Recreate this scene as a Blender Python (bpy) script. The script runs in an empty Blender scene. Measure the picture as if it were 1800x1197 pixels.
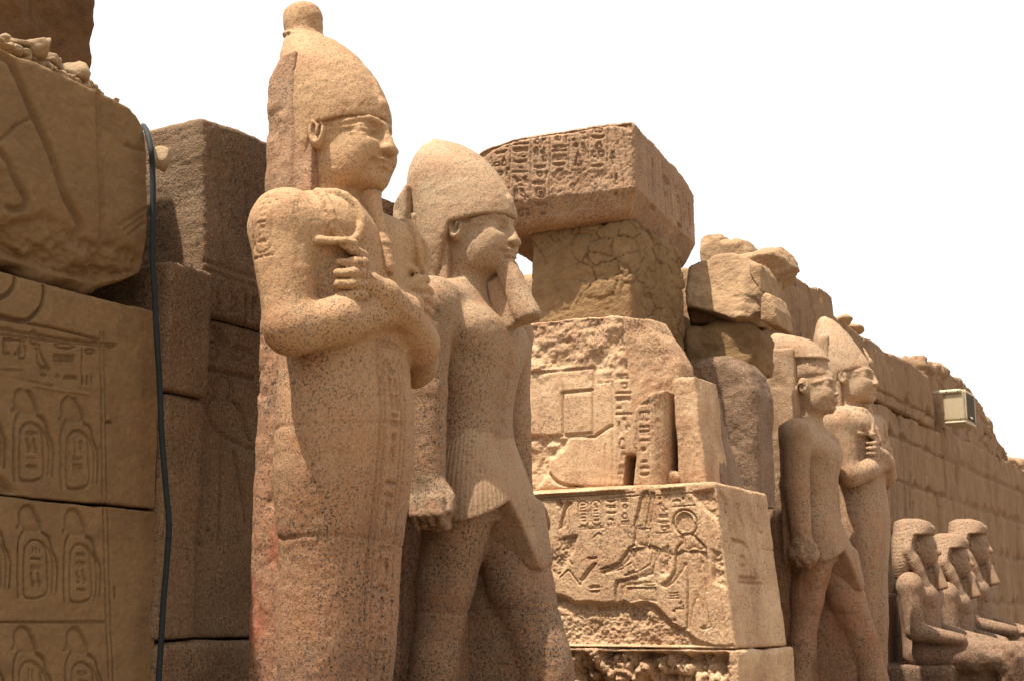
import bpy, math, random
import numpy as np
from mathutils import Vector, Euler

# ------------------------------------------------------------------ camera, sky, sun, exposure
SC = bpy.context.scene
HEAD = math.radians(29.0)      # camera heading: 29 deg left of the wall's direction (+Y)
PITCH = math.radians(11.1)
FPX = 2500.0                   # focal length in pixels of the 1800 px wide photograph
CAM = np.array([0.0, 0.0, 1.6])
cd = bpy.data.cameras.new('camera'); cam = bpy.data.objects.new('camera', cd)
SC.collection.objects.link(cam); SC.camera = cam
cam.location = CAM; cam.rotation_euler = (math.pi/2 + PITCH, 0, HEAD)
cd.sensor_width = 36.0; cd.lens = FPX/1800*36; cd.clip_end = 3000; cd.clip_start = 0.05

SUN_DIR = Vector((-0.17, -0.33, 0.93)).normalized()   # towards the sun
elev = math.asin(SUN_DIR.z); azim = math.atan2(SUN_DIR.x, SUN_DIR.y)
W = bpy.data.worlds.new('World'); SC.world = W; W.use_nodes = True
nt = W.node_tree; nt.nodes.clear()
sky = nt.nodes.new('ShaderNodeTexSky'); sky.sky_type = 'NISHITA'; sky.sun_disc = False
sky.sun_elevation = elev; sky.sun_rotation = azim
sky.air_density = 1.0; sky.dust_density = 2.5; sky.ozone_density = 1.0
hs = nt.nodes.new('ShaderNodeHueSaturation'); hs.inputs['Saturation'].default_value = 0.12
bg = nt.nodes.new('ShaderNodeBackground'); bg.inputs['Strength'].default_value = 0.11
wo = nt.nodes.new('ShaderNodeOutputWorld')
hz = nt.nodes.new('ShaderNodeMixRGB'); hz.blend_type = 'ADD'; hz.inputs[0].default_value = 1.0
hz.inputs[2].default_value = (1.75, 1.65, 1.5, 1)      # bright even midday haze over the sky
nt.links.new(sky.outputs[0], hs.inputs['Color']); nt.links.new(hs.outputs[0], hz.inputs[1]); nt.links.new(hz.outputs[0], bg.inputs['Color'])
nt.links.new(bg.outputs[0], wo.inputs['Surface'])
sd = bpy.data.lights.new('sun', 'SUN'); sun = bpy.data.objects.new('sun', sd)
SC.collection.objects.link(sun)
sd.energy = 5.0; sd.angle = math.radians(0.6); sd.color = (1.0, 0.92, 0.80)
sun.rotation_euler = SUN_DIR.to_track_quat('Z', 'Y').to_euler(); sun.location = (0, 0, 30)
SC.view_settings.view_transform = 'Standard'; SC.view_settings.look = 'None'
SC.view_settings.exposure = 0.95; SC.view_settings.gamma = 1.0
SC.view_settings.use_curve_mapping = False

# ------------------------------------------------------------------ photo pixel -> point on a real plane
ch, sh = math.cos(HEAD), math.sin(HEAD)
Hd = np.array([-sh, ch, 0.0]); Rt = np.array([ch, sh, 0.0]); Zz = np.array([0, 0, 1.0])
Fw = Hd*math.cos(PITCH) + Zz*math.sin(PITCH); Up = -Hd*math.sin(PITCH) + Zz*math.cos(PITCH)
def ray(px, py): return Fw*FPX + Rt*(px-900) + Up*(598.5-py)
def PX(px, py, X):                    # hit on the plane x = X -> (y, z)
    r = ray(px, py); t = (X-CAM[0])/r[0]; p = CAM + r*t; return (p[1], p[2])
def PY(px, py, Y):                    # hit on the plane y = Y -> (x, z)
    r = ray(px, py); t = (Y-CAM[1])/r[1]; p = CAM + r*t; return (p[0], p[2])

# ------------------------------------------------------------------ noise
def _hash(ix, iy, iz, seed):
    h = (ix*np.uint32(374761393) + iy*np.uint32(668265263) + iz*np.uint32(2246822519)
         + np.uint32((seed*974634777) & 0xffffffff))
    h ^= h >> np.uint32(13); h *= np.uint32(1274126177); h ^= h >> np.uint32(16)
    h *= np.uint32(2654435761); h ^= h >> np.uint32(15)
    return h.astype(np.float32)*np.float32(2/4294967295.0) - np.float32(1)
def vnoise(P, seed=0):
    P = np.asarray(P, dtype=np.float32); i = np.floor(P); f = P-i
    u = f*f*f*(f*(f*6-15)+10); i = i.astype(np.int32).astype(np.uint32)
    r = 0
    o = np.uint32(1)
    x0, y0, z0 = i[:, 0], i[:, 1], i[:, 2]
    ux, uy, uz = u[:, 0], u[:, 1], u[:, 2]
    c = [[[_hash(x0+np.uint32(a), y0+np.uint32(b), z0+np.uint32(d), seed) for d in (0, 1)] for b in (0, 1)] for a in (0, 1)]
    def L(a, b, t): return a+(b-a)*t
    return L(L(L(c[0][0][0], c[1][0][0], ux), L(c[0][1][0], c[1][1][0], ux), uy),
             L(L(c[0][0][1], c[1][0][1], ux), L(c[0][1][1], c[1][1][1], ux), uy), uz)
def fbm(P, sc, octv=4, seed=0, gain=.5):
    P = np.asarray(P)*sc if np.isscalar(sc) else np.asarray(P)*np.asarray(sc)[None, :]
    s = 0; a = 1; n = 0
    for k in range(octv):
        s = s + a*vnoise(P*(2.03**k)+k*17.3, seed+k*7); n += a; a *= gain
    return s/n
def ridged(P, sc, octv=3, seed=0):
    P = np.asarray(P)*sc if np.isscalar(sc) else np.asarray(P)*np.asarray(sc)[None, :]
    s = 0; a = 1; n = 0
    for k in range(octv):
        s = s + a*(1-np.abs(vnoise(P*(2.1**k)+k*9.1, seed+k*5))*2); n += a; a *= .5
    return s/n
def cells(P, sc, seed=0):
    """Worley noise: distance to the border between cells, and an id value."""
    P = np.asarray(P, dtype=np.float32)*(sc if np.isscalar(sc) else np.asarray(sc, dtype=np.float32)[None, :])
    i = np.floor(P).astype(np.int32); f1 = np.full(len(P), 9., np.float32); f2 = f1.copy(); idv = f1*0
    for a in (-1, 0, 1):
        for b in (-1, 0, 1):
            for c in (-1, 0, 1):
                j = i+np.array([a, b, c]); u = j.astype(np.uint32)
                h = [_hash(u[:, 0], u[:, 1], u[:, 2], seed+s)*.5+.5 for s in (1, 2, 3)]
                d = np.sqrt(sum((j[:, k]+h[k]-P[:, k])**2 for k in range(3)))
                m = d < f1
                f2 = np.where(m, f1, np.minimum(f2, d)); idv = np.where(m, h[0], idv); f1 = np.where(m, d, f1)
    return f2-f1, idv
def sstep(a, b, x):
    t = np.clip((x-a)/(b-a), 0, 1); return t*t*(3-2*t)

# ------------------------------------------------------------------ mesh helpers
def link_mesh(name, V, Q, mat, parent=None, smooth=True):
    me = bpy.data.meshes.new(name)
    V = np.ascontiguousarray(V, dtype=np.float32); Q = np.ascontiguousarray(Q, dtype=np.int32)
    k = Q.shape[1]
    me.vertices.add(len(V)); me.vertices.foreach_set('co', V.ravel())
    me.loops.add(Q.size); me.loops.foreach_set('vertex_index', Q.ravel())
    me.polygons.add(len(Q)); me.polygons.foreach_set('loop_start', np.arange(0, Q.size, k, dtype=np.int32))
    try: me.polygons.foreach_set('loop_total', np.full(len(Q), k, dtype=np.int32))
    except Exception: pass
    me.polygons.foreach_set('use_smooth', np.full(len(Q), smooth, dtype=bool))
    me.update(calc_edges=True); me.validate()
    if mat: me.materials.append(mat)
    o = bpy.data.objects.new(name, me); SC.collection.objects.link(o)
    if parent: o.parent = parent
    return o
def normals(V, Q):
    a = V[Q[:, 2]]-V[Q[:, 0]]; b = V[Q[:, 3]]-V[Q[:, 1]]; n = np.cross(a, b)
    N = np.zeros_like(V)
    for k in range(4):
        for c in range(3): N[:, c] += np.bincount(Q[:, k], weights=n[:, c], minlength=len(V))
    return N/(np.linalg.norm(N, axis=1)[:, None]+1e-12)
def tag(o, label, cat, group=None, kind=None):
    if label: o['label'] = label
    if cat: o['category'] = cat
    if group: o['group'] = group
    if kind: o['kind'] = kind
    return o
def thing(name, loc, label, cat, group=None, rotz=0):
    o = bpy.data.objects.new(name, None); SC.collection.objects.link(o)
    o.location = loc; o.rotation_euler = (0, 0, rotz); o.empty_display_size = .2
    return tag(o, label, cat, group)

# ------------------------------------------------------------------ signed distance fields -> one continuous surface
class Field:
    def __init__(s, lo, hi, h):
        s.lo = np.array(lo, float); s.h = h
        s.n = np.ceil((np.array(hi)-s.lo)/h).astype(int)+1
        s.F = np.full(s.n, .6, np.float32)
        s.ax = [(s.lo[k]+h*np.arange(s.n[k])).astype(np.float32) for k in range(3)]
    def box(s, lo, hi):
        a = np.clip(np.floor((np.array(lo)-s.lo)/s.h).astype(int), 0, s.n-1)
        b = np.clip(np.ceil((np.array(hi)-s.lo)/s.h).astype(int)+1, 1, s.n)
        sl = tuple(slice(a[k], b[k]) for k in range(3))
        return sl, s.ax[0][sl[0]][:, None, None], s.ax[1][sl[1]][None, :, None], s.ax[2][sl[2]][None, None, :]
    def put(s, fn, lo, hi, k=.03, op='add'):
        m = k+3*s.h; lo = np.array(lo, float)-m; hi = np.array(hi, float)+m
        sl, X, Y, Z = s.box(lo, hi); A = s.F[sl]
        if A.size == 0: return
        B = fn(X, Y, Z).astype(np.float32)
        if op == 'add':
            hh = np.maximum(k-np.abs(A-B), 0)/k; s.F[sl] = np.minimum(A, B)-hh*hh*k*.25
        else:
            B = -B if op == 'sub' else B
            hh = np.maximum(k-np.abs(A-B), 0)/k; s.F[sl] = np.maximum(A, B)+hh*hh*k*.25
    def ell(s, c, r, k=.03, op='add', rot=None):
        R = max(r)
        def fn(X, Y, Z):
            p = [X-c[0], Y-c[1], Z-c[2]]
            if rot is not None:
                M = np.array(Euler(rot).to_matrix()).T
                p = [M[i][0]*p[0]+M[i][1]*p[1]+M[i][2]*p[2] for i in range(3)]
            k0 = np.sqrt(sum((p[i]/r[i])**2 for i in range(3)))
            k1 = np.sqrt(sum((p[i]/(r[i]*r[i]))**2 for i in range(3)))+1e-6
            return k0*(k0-1)/k1
        rr = np.array([R]*3) if rot is not None else np.array(r)
        s.put(fn, np.array(c)-rr, np.array(c)+rr, k, op)
    def cone(s, a, b, ra, rb, k=.03, op='add', flat=None):
        """tapered capsule; flat = (sx, sy, sz) squeezes the distance metric"""
        a = np.array(a, float); b = np.array(b, float); ba = b-a; q = ba.dot(ba)+1e-9
        fl = flat or (1, 1, 1)
        def fn(X, Y, Z):
            px, py, pz = X-a[0], Y-a[1], Z-a[2]
            t = np.clip((px*ba[0]+py*ba[1]+pz*ba[2])/q, 0, 1)
            return np.sqrt(((px-t*ba[0])/fl[0])**2+((py-t*ba[1])/fl[1])**2+((pz-t*ba[2])/fl[2])**2)-(ra+(rb-ra)*t)
        R = max(ra, rb)*max(max(fl), 1)
        s.put(fn, np.minimum(a, b)-R, np.maximum(a, b)+R, k, op)
    def chain(s, pts, rad, k=.02, op='add', flat=None):
        for i in range(len(pts)-1):
            r = rad if np.isscalar(rad) else None
            s.cone(pts[i], pts[i+1], r or rad[i], r or rad[i+1], k, op, flat)
    def loft(s, T, k=.03, op='add', n=2.0):
        """T rows: z, half-depth(x), half-width(y), centre x, [centre y]"""
        T = np.array(sorted([list(t)+[0]*(5-len(t)) for t in T]), float); z = T[:, 0]
        def cr(col):
            m = np.gradient(T[:, col], z)
            def f(q):
                q = np.clip(q, z[0], z[-1]); i = np.clip(np.searchsorted(z, q)-1, 0, len(z)-2)
                h = z[i+1]-z[i]; t = (q-z[i])/h; p0, p1 = T[i, col], T[i+1, col]
                return (2*t**3-3*t**2+1)*p0+(t**3-2*t**2+t)*h*m[i]+(-2*t**3+3*t**2)*p1+(t**3-t**2)*h*m[i+1]
            return f
        fa, fb, fx, fy = cr(1), cr(2), cr(3), cr(4)
        def fn(X, Y, Z):
            q = Z.astype(float); a = np.maximum(fa(q), .004); b = np.maximum(fb(q), .004)
            u = np.abs(X-fx(q))/a; v = np.abs(Y-fy(q))/b
            if n == 2.0:
                rho = np.sqrt(u*u+v*v)+1e-6; g = np.sqrt((u/a)**2+(v/b)**2)/rho+1e-6
            else:
                rho = (u**n+v**n)**(1/n)+1e-6; g = np.sqrt((u/a)**2+(v/b)**2)/np.sqrt(u*u+v*v+1e-9)+1e-6
            return np.maximum((rho-1)/g, np.maximum(z[0]-Z, Z-z[-1])).astype(np.float32)
        ma, mb = T[:, 1].max(), T[:, 2].max()
        s.put(fn, (T[:, 3].min()-ma, T[:, 4].min()-mb, z[0]), (T[:, 3].max()+ma, T[:, 4].max()+mb, z[-1]), k, op)
    def slab(s, c, hf, r=.02, k=.02, op='add', rot=None, shear=None):
        def fn(X, Y, Z):
            p = [X-c[0], Y-c[1], Z-c[2]]
            if shear: p[0] = p[0]-shear[0]*p[2]; p[1] = p[1]-shear[1]*p[2]
            if rot is not None:
                M = np.array(Euler(rot).to_matrix()).T
                p = [M[i][0]*p[0]+M[i][1]*p[1]+M[i][2]*p[2] for i in range(3)]
            q = [np.abs(p[i])-(hf[i]-r) for i in range(3)]
            out = np.sqrt(sum(np.maximum(v, 0)**2 for v in q))
            return out+np.minimum(np.maximum(np.maximum(q[0], q[1]), q[2]), 0)-r
        R = np.array([np.linalg.norm(hf)]*3) if rot is not None else np.array(hf)
        if shear: R = R+np.array([abs(shear[0]), abs(shear[1]), 0])*hf[2]
        s.put(fn, np.array(c)-R, np.array(c)+R, k, op)
    def plane(s, p, nrm, k=.02):
        """cut away everything on the side the normal points to"""
        nrm = np.array(nrm, float); nrm /= np.linalg.norm(nrm)
        X, Y, Z = s.ax[0][:, None, None], s.ax[1][None, :, None], s.ax[2][None, None, :]
        B = ((X-p[0])*nrm[0]+(Y-p[1])*nrm[1]+(Z-p[2])*nrm[2]).astype(np.float32)
        A = s.F; hh = np.maximum(k-np.abs(A-B), 0)/k; s.F = np.maximum(A, B)+hh*hh*k*.25
    def emboss(s, rel, axis, where, sign=1):
        """sink (or raise, sign=-1) a relief seen along an axis, only in the region where()"""
        X, Y, Z = s.ax[0][:, None, None], s.ax[1][None, :, None], s.ax[2][None, None, :]
        if axis == 'x':
            u, z = np.meshgrid(s.ax[1], s.ax[2], indexing='ij'); Hh = rel.sample(u.ravel(), z.ravel())[0].reshape(u.shape)[None]
        else:
            u, z = np.meshgrid(s.ax[0], s.ax[2], indexing='ij'); Hh = rel.sample(u.ravel(), z.ravel())[0].reshape(u.shape)[:, None, :]
        s.F += sign*np.where(where(X, Y, Z), Hh, 0).astype(np.float32)
    def surf(s, y, z):
        """x of the frontmost surface at (y, z)"""
        j = int(np.clip(round((y-s.lo[1])/s.h), 0, s.n[1]-1)); k = int(np.clip(round((z-s.lo[2])/s.h), 0, s.n[2]-1))
        c_ = s.F[:, j, k]; w = np.nonzero(c_ < 0)[0]
        if len(w) == 0: return 0.0
        i = w[-1]; return s.ax[0][i]+s.h*float(c_[i]/(c_[i]-c_[min(i+1, len(c_)-1)]+1e-9))
    def mesh(s):
        F = s.F
        F[0] = F[-1] = .1; F[:, 0] = F[:, -1] = .1; F[:, :, 0] = F[:, :, -1] = .1
        S = F < 0
        cnt = np.zeros(np.array(F.shape)-1, np.uint8)
        for a in (0, 1):
            for b in (0, 1):
                for c in (0, 1):
                    cnt += S[a:a+cnt.shape[0], b:b+cnt.shape[1], c:c+cnt.shape[2]]
        act = (cnt > 0) & (cnt < 8)
        I, J, K = np.nonzero(act); N = len(I)
        idx = np.full(act.shape, -1, np.int32); idx[I, J, K] = np.arange(N)
        corners = [(a, b, c) for a in (0, 1) for b in (0, 1) for c in (0, 1)]
        val = np.stack([F[I+a, J+b, K+c] for a, b, c in corners], 1)
        P = np.zeros((N, 3), np.float32); w = np.zeros(N, np.float32)
        for e1 in range(8):
            for ax in range(3):
                c1 = corners[e1]
                if c1[ax]: continue
                c2 = list(c1); c2[ax] = 1; e2 = corners.index(tuple(c2))
                v1, v2 = val[:, e1], val[:, e2]; m = (v1 < 0) != (v2 < 0)
                t = np.where(m, v1/np.where(m, v1-v2, 1), 0)
                for k in range(3): P[:, k] += np.where(m, c1[k]+(t if k == ax else 0), 0)
                w += m
        V = (np.stack([I, J, K], 1)+P/w[:, None])*s.h+s.lo
        quads = []
        def do(m1, m2, sh1, sh2, fl):
            cx = (m1 != m2); i, j, k = np.nonzero(cx); q = np.stack([i, j, k], 1)
            return q, m1[i, j, k]
        for ax in range(3):
            a, b = [d for d in range(3) if d != ax]
            sl1 = [slice(None)]*3; sl2 = [slice(None)]*3
            sl1[ax] = slice(0, -1); sl2[ax] = slice(1, None)
            for d in (a, b): sl1[d] = slice(1, -1); sl2[d] = slice(1, -1)
            q, ins = do(S[tuple(sl1)], S[tuple(sl2)], 0, 0, 0)
            q = q.copy(); q[:, a] += 1; q[:, b] += 1
            def g(da, db):
                r = q.copy(); r[:, a] -= da; r[:, b] -= db; return idx[r[:, 0], r[:, 1], r[:, 2]]
            Q = np.stack([g(1, 1), g(0, 1), g(0, 0), g(1, 0)], 1)
            flip = ins if ax != 1 else ~ins
            Q = np.where(flip[:, None], Q, Q[:, ::-1])
            quads.append(Q)
        Q = np.concatenate(quads)
        s.F = None
        return V.astype(np.float64), Q

# ------------------------------------------------------------------ carved relief, painted as a height field on a plane
class Rel:
    def __init__(s, u0, u1, z0, z1, res, tr=None):
        s.u0, s.z0, s.res = min(u0, u1), min(z0, z1), res
        s.nu = int(abs(u1-u0)/res)+2; s.nz = int(abs(z1-z0)/res)+2
        s.H = np.zeros((s.nu, s.nz), np.float32); s.M = np.zeros_like(s.H)
        s.tr = tr or (lambda u, z: (u, z))
    def _sl(s, lo, hi):
        a = max(0, int((lo[0]-s.u0)/s.res)-1); b = min(s.nu, int((hi[0]-s.u0)/s.res)+3)
        c = max(0, int((lo[1]-s.z0)/s.res)-1); d = min(s.nz, int((hi[1]-s.z0)/s.res)+3)
        if b <= a or d <= c: return None
        U = s.u0+s.res*np.arange(a, b)[:, None]; Z = s.z0+s.res*np.arange(c, d)[None, :]
        return (slice(a, b), slice(c, d)), U, Z
    def line(s, pts, w=.022, d=.014, raw=False):
        P = [np.array(p if raw else s.tr(*p), float) for p in pts]
        for a, b in zip(P[:-1], P[1:]):
            g = s._sl(np.minimum(a, b)-w, np.maximum(a, b)+w)
            if g is None: continue
            sl, U, Z = g; ba = b-a; q = ba.dot(ba)+1e-9
            t = np.clip(((U-a[0])*ba[0]+(Z-a[1])*ba[1])/q, 0, 1)
            D = np.hypot(U-a[0]-t*ba[0], Z-a[1]-t*ba[1])
            s.H[sl] = np.maximum(s.H[sl], d*sstep(w*.55, w*.2, D)) if d > 0 else np.minimum(s.H[sl], d*sstep(w*.55, w*.2, D))
        return s
    def curve(s, pts, w=.022, d=.014, raw=False, closed=False):
        P = [np.array(p if raw else s.tr(*p), float) for p in pts]
        if closed: P = [P[-1]]+P+[P[0], P[1]]
        else: P = [P[0]]+P+[P[-1]]
        out = []
        for i in range(1, len(P)-2):
            for t in np.linspace(0, 1, 6)[:-1 if i < len(P)-3 else None]:
                p0, p1, p2, p3 = P[i-1:i+3]
                out.append(.5*((2*p1)+(-p0+p2)*t+(2*p0-5*p1+4*p2-p3)*t*t+(-p0+3*p1-3*p2+p3)*t**3))
        return s.line(out, w, d, raw=True)
    def ring(s, c, r, w=.02, d=.014, e=1.0, raw=False):
        c = np.array(c if raw else s.tr(*c), float)
        return s.line([c+np.array([math.cos(t)*r, math.sin(t)*r*e]) for t in np.linspace(0, 2*math.pi, 21)], w, d, raw=True)
    def poly(s, pts, d=.014, soft=None, raw=False, rough=False, jag=0, seed=0):
        P = np.array([p if raw else s.tr(*p) for p in pts], float); soft = soft or s.res*1.5
        g = s._sl(P.min(0)-.05-jag, P.max(0)+.05+jag)
        if g is None: return s
        sl, U, Z = g; D = poly_sdf(P, U, Z)
        if jag:
            UU, ZZ = np.broadcast_arrays(U, Z)
            D = D+(jag*fbm(np.stack([UU.ravel(), ZZ.ravel(), ZZ.ravel()*0+seed], 1), 6, 5, seed)).reshape(D.shape)*1.6
        v = sstep(soft, -soft, D)
        if rough: s.M[sl] = np.maximum(s.M[sl], v)
        if d > 0: s.H[sl] = np.maximum(s.H[sl], d*v)
        elif d < 0: s.H[sl] = np.minimum(s.H[sl], d*v)
        if rough == 'wipe': s.H[sl] = s.H[sl]*(1-v)+v*d
        return s
    def sunk(s, pts, d=.024, k=.022, floor=.25):
        """true sunk relief: a hard cut edge, the figure swelling back up inside it"""
        P = np.array([s.tr(*p) for p in pts], float); g = s._sl(P.min(0)-.03, P.max(0)+.03)
        if g is None: return s
        sl, U, Z = g; D = poly_sdf(P, U, Z)
        v = d*(floor+(1-floor)*np.exp(np.minimum(D, 0)/k))*sstep(s.res*.9, -s.res*.6, D)
        s.H[sl] = np.maximum(s.H[sl], v); return s
    def sample(s, u, z):
        fu = np.clip((u-s.u0)/s.res, 0, s.nu-1.001); fz = np.clip((z-s.z0)/s.res, 0, s.nz-1.001)
        i = fu.astype(int); j = fz.astype(int); a = fu-i; b = fz-j
        inside = (u >= s.u0) & (u <= s.u0+s.res*(s.nu-1)) & (z >= s.z0) & (z <= s.z0+s.res*(s.nz-1))
        def B(A): return ((A[i, j]*(1-a)+A[i+1, j]*a)*(1-b)+(A[i, j+1]*(1-a)+A[i+1, j+1]*a)*b)*inside
        return B(s.H), B(s.M)
def poly_sdf(P, U, Z):
    D = np.full(np.broadcast(U, Z).shape, 1e9); ins = np.zeros(D.shape, bool)
    for a, b in zip(P, np.roll(P, -1, 0)):
        ba = b-a; q = ba.dot(ba)+1e-12
        t = np.clip(((U-a[0])*ba[0]+(Z-a[1])*ba[1])/q, 0, 1)
        D = np.minimum(D, np.hypot(U-a[0]-t*ba[0], Z-a[1]-t*ba[1]))
        if a[1] != b[1]:
            c = ((a[1] > Z) != (b[1] > Z)) & (U < (b[0]-a[0])*(Z-a[1])/(b[1]-a[1])+a[0]); ins ^= c
    return np.where(ins, -D, D)

# signs of the carved writing, in a unit cell (x right, y up)
def arc(cx, cy, rx, ry, a0, a1, n=9):
    return [(cx+rx*math.cos(math.radians(a0+(a1-a0)*i/(n-1))), cy+ry*math.sin(math.radians(a0+(a1-a0)*i/(n-1)))) for i in range(n)]
GL = {
 'sun': [('l', arc(.5, .5, .27, .27, 0, 360, 17)), ('f', arc(.5, .5, .08, .08, 0, 360, 8))],
 'disc': [('f', arc(.5, .5, .26, .26, 0, 360, 16))],
 'water': [('l', [(.05+.9*i/10, .5+(.13 if i % 2 else -.13)) for i in range(11)])],
 'reed': [('l', [(.5, .05), (.5, .95)]), ('f', [(.5, .4), (.68, .65), (.66, .9), (.5, .95)])],
 'reeds': [('l', [(.3, .05), (.3, .9)]), ('l', [(.7, .05), (.7, .9)]), ('f', [(.3, .4), (.45, .65), (.42, .9), (.3, .95)]), ('f', [(.7, .4), (.85, .65), (.82, .9), (.7, .95)])],
 'loaf': [('f', arc(.5, .35, .3, .3, 0, 180))],
 'basket': [('f', arc(.5, .68, .45, .38, 180, 360))],
 'mouth': [('l', arc(.5, .3, .48, .4, 25, 155)+arc(.5, .7, .48, .4, 205, 335)+[arc(.5, .3, .48, .4, 25, 155)[0]])],
 'ankh': [('l', arc(.5, .74, .17, .22, -90, 270, 15)), ('l', [(.5, .52), (.5, .02)]), ('l', [(.2, .5), (.8, .5)])],
 'bird': [('l', [(.1, .82), (.22, .95), (.36, .9), (.4, .7), (.62, .45), (.95, .2), (.7, .28), (.45, .25), (.26, .38), (.22, .62), (.25, .75), (.1, .82)]), ('l', [(.45, .25), (.45, .03), (.58, .03)]), ('l', [(.58, .27), (.6, .03), (.72, .03)])],
 'owl': [('f', [(.2, .7), (.3, .95), (.5, .93), (.55, .7), (.9, .15), (.5, .3), (.3, .4)]), ('l', [(.45, .3), (.45, .03), (.6, .03)])],
 'snake': [('l', [(.05, .3), (.2, .3), (.35, .5), (.55, .45), (.75, .6), (.95, .55)]), ('l', [(.05, .3), (.1, .6), (.25, .7)])],
 'square': [('l', [(.15, .2), (.15, .8), (.85, .8), (.85, .2), (.15, .2)])],
 'house': [('l', [(.35, .2), (.1, .2), (.1, .8), (.9, .8), (.9, .2), (.65, .2)])],
 'bars': [('l', [(.08, .25), (.92, .25)]), ('l', [(.08, .5), (.92, .5)]), ('l', [(.08, .75), (.92, .75)])],
 'ticks': [('l', [(.2, .2), (.2, .8)]), ('l', [(.5, .2), (.5, .8)]), ('l', [(.8, .2), (.8, .8)])],
 'slab': [('f', [(.05, .38), (.95, .38), (.95, .62), (.05, .62)])],
 'flag': [('l', [(.3, .02), (.3, .98)]), ('f', [(.3, .7), (.85, .7), (.85, .96), (.3, .96)])],
 'man': [('l', [(.3, .05), (.3, .3), (.5, .35), (.4, .7), (.5, .75)]), ('f', arc(.48, .85, .1, .1, 0, 360, 9)), ('l', [(.5, .35), (.8, .4), (.85, .05), (.3, .05)]), ('l', [(.42, .62), (.15, .55), (.1, .75)])],
 'eye': [('l', arc(.5, .35, .45, .33, 20, 160)), ('l', arc(.5, .65, .45, .33, 200, 340)), ('f', arc(.5, .5, .11, .11, 0, 360, 9))],
 'jar': [('l', [(.35, .95), (.35, .75), (.2, .55), (.25, .1), (.75, .1), (.8, .55), (.65, .75), (.65, .95), (.35, .95)])],
 'tri': [('l', [(.2, .05), (.5, .95), (.8, .05), (.2, .05)])],
 'hook': [('l', [(.3, .03), (.3, .8), (.45, .95), (.7, .85), (.7, .7)])],
}
GFLAT = ['water', 'loaf', 'basket', 'mouth', 'bars', 'slab', 'house', 'eye', 'snake', 'ticks']
GTALL = ['sun', 'disc', 'reed', 'reeds', 'ankh', 'bird', 'owl', 'square', 'flag', 'man', 'jar', 'hook', 'bird', 'man']
def glyph(rel, name, p0, px_, py_, w=.018, d=.012):
    """p0 lower-left corner, px_ / py_ the cell's side vectors, all in plane coordinates"""
    p0, px_, py_ = map(lambda v: np.array(v, float), (p0, px_, py_))
    for k, pts in GL[name]:
        q = [p0+px_*a+py_*b for a, b in pts]
        if k == 'l': rel.line(q, w, d, raw=True)
        else: rel.poly(q, d*1.25, soft=max(rel.res*.8, w*.2), raw=True)
def column(rel, top, bot, seed, w=.018, d=.012, wide=None, skip=()):
    """a column of signs between two pairs of plane points: top=(left,right), bot=(left,right)"""
    rnd = random.Random(seed); tl, tr_ = map(lambda v: np.array(v, float), top); bl, br = map(lambda v: np.array(v, float), bot)
    W_ = np.linalg.norm(tr_-tl); Lh = np.linalg.norm(bl-tl); y = 0.0
    while y < Lh-.3*W_:
        flat = rnd.random() < .55
        hgt = W_*(.36 if flat else .72)
        if y+hgt > Lh: break
        a, b = y/Lh, (y+hgt)/Lh
        L0 = tl+(bl-tl)*b; R0 = tr_+(br-tr_)*b; L1 = tl+(bl-tl)*a
        u = R0-L0; v = L1-L0
        if flat: glyph(rel, rnd.choice(GFLAT), L0+u*.14, u*.72, v, w, d)
        elif rnd.random() < .5: glyph(rel, rnd.choice(GTALL), L0+u*.2, u*.6, v, w, d)
        else:
            glyph(rel, rnd.choice(GTALL), L0+u*.1, u*.38, v, w, d)
            glyph(rel, rnd.choice(GTALL+['loaf']), L0+u*.54, u*.36, v, w, d)
        y += hgt*1.18

# ------------------------------------------------------------------ stone builders
def displace(V, Q, amp, sc, seed, octv=5, where=None, ridge=0, rsc=3):
    N = normals(V, Q); d = amp*fbm(V, sc, octv, seed)
    if ridge: d = d-ridge*np.maximum(ridged(V, rsc, 3, seed+50)-.45, 0)
    if where is not None: d = d*where
    return V+N*d[:, None]
def wear(V, Q, seed, pit=.010, joints=()):
    """chips, shallow flaked patches and mended breaks"""
    N = normals(V, Q); p = fbm(V, 7, 3, seed+60); q_ = fbm(V, 2.4, 4, seed+61)
    d = -pit*sstep(.22, .34, p)*sstep(-.1, .2, q_) - .0018*sstep(.20, .24, q_)
    d = d-.0022*sstep(.30, .5, fbm(V, 40, 2, seed+62))
    for (z0, ty, tx, am) in joints:
        zz = V[:, 2]-z0-ty*V[:, 1]-tx*V[:, 0]-.035*fbm(V, 5, 4, seed+63)
        d = d-am*np.exp(-(zz/.009)**2)-am*.4*sstep(.05, .0, np.abs(zz))*sstep(0, .25, fbm(V, 9, 3, seed+64))
    return V+N*d[:, None]
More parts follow.
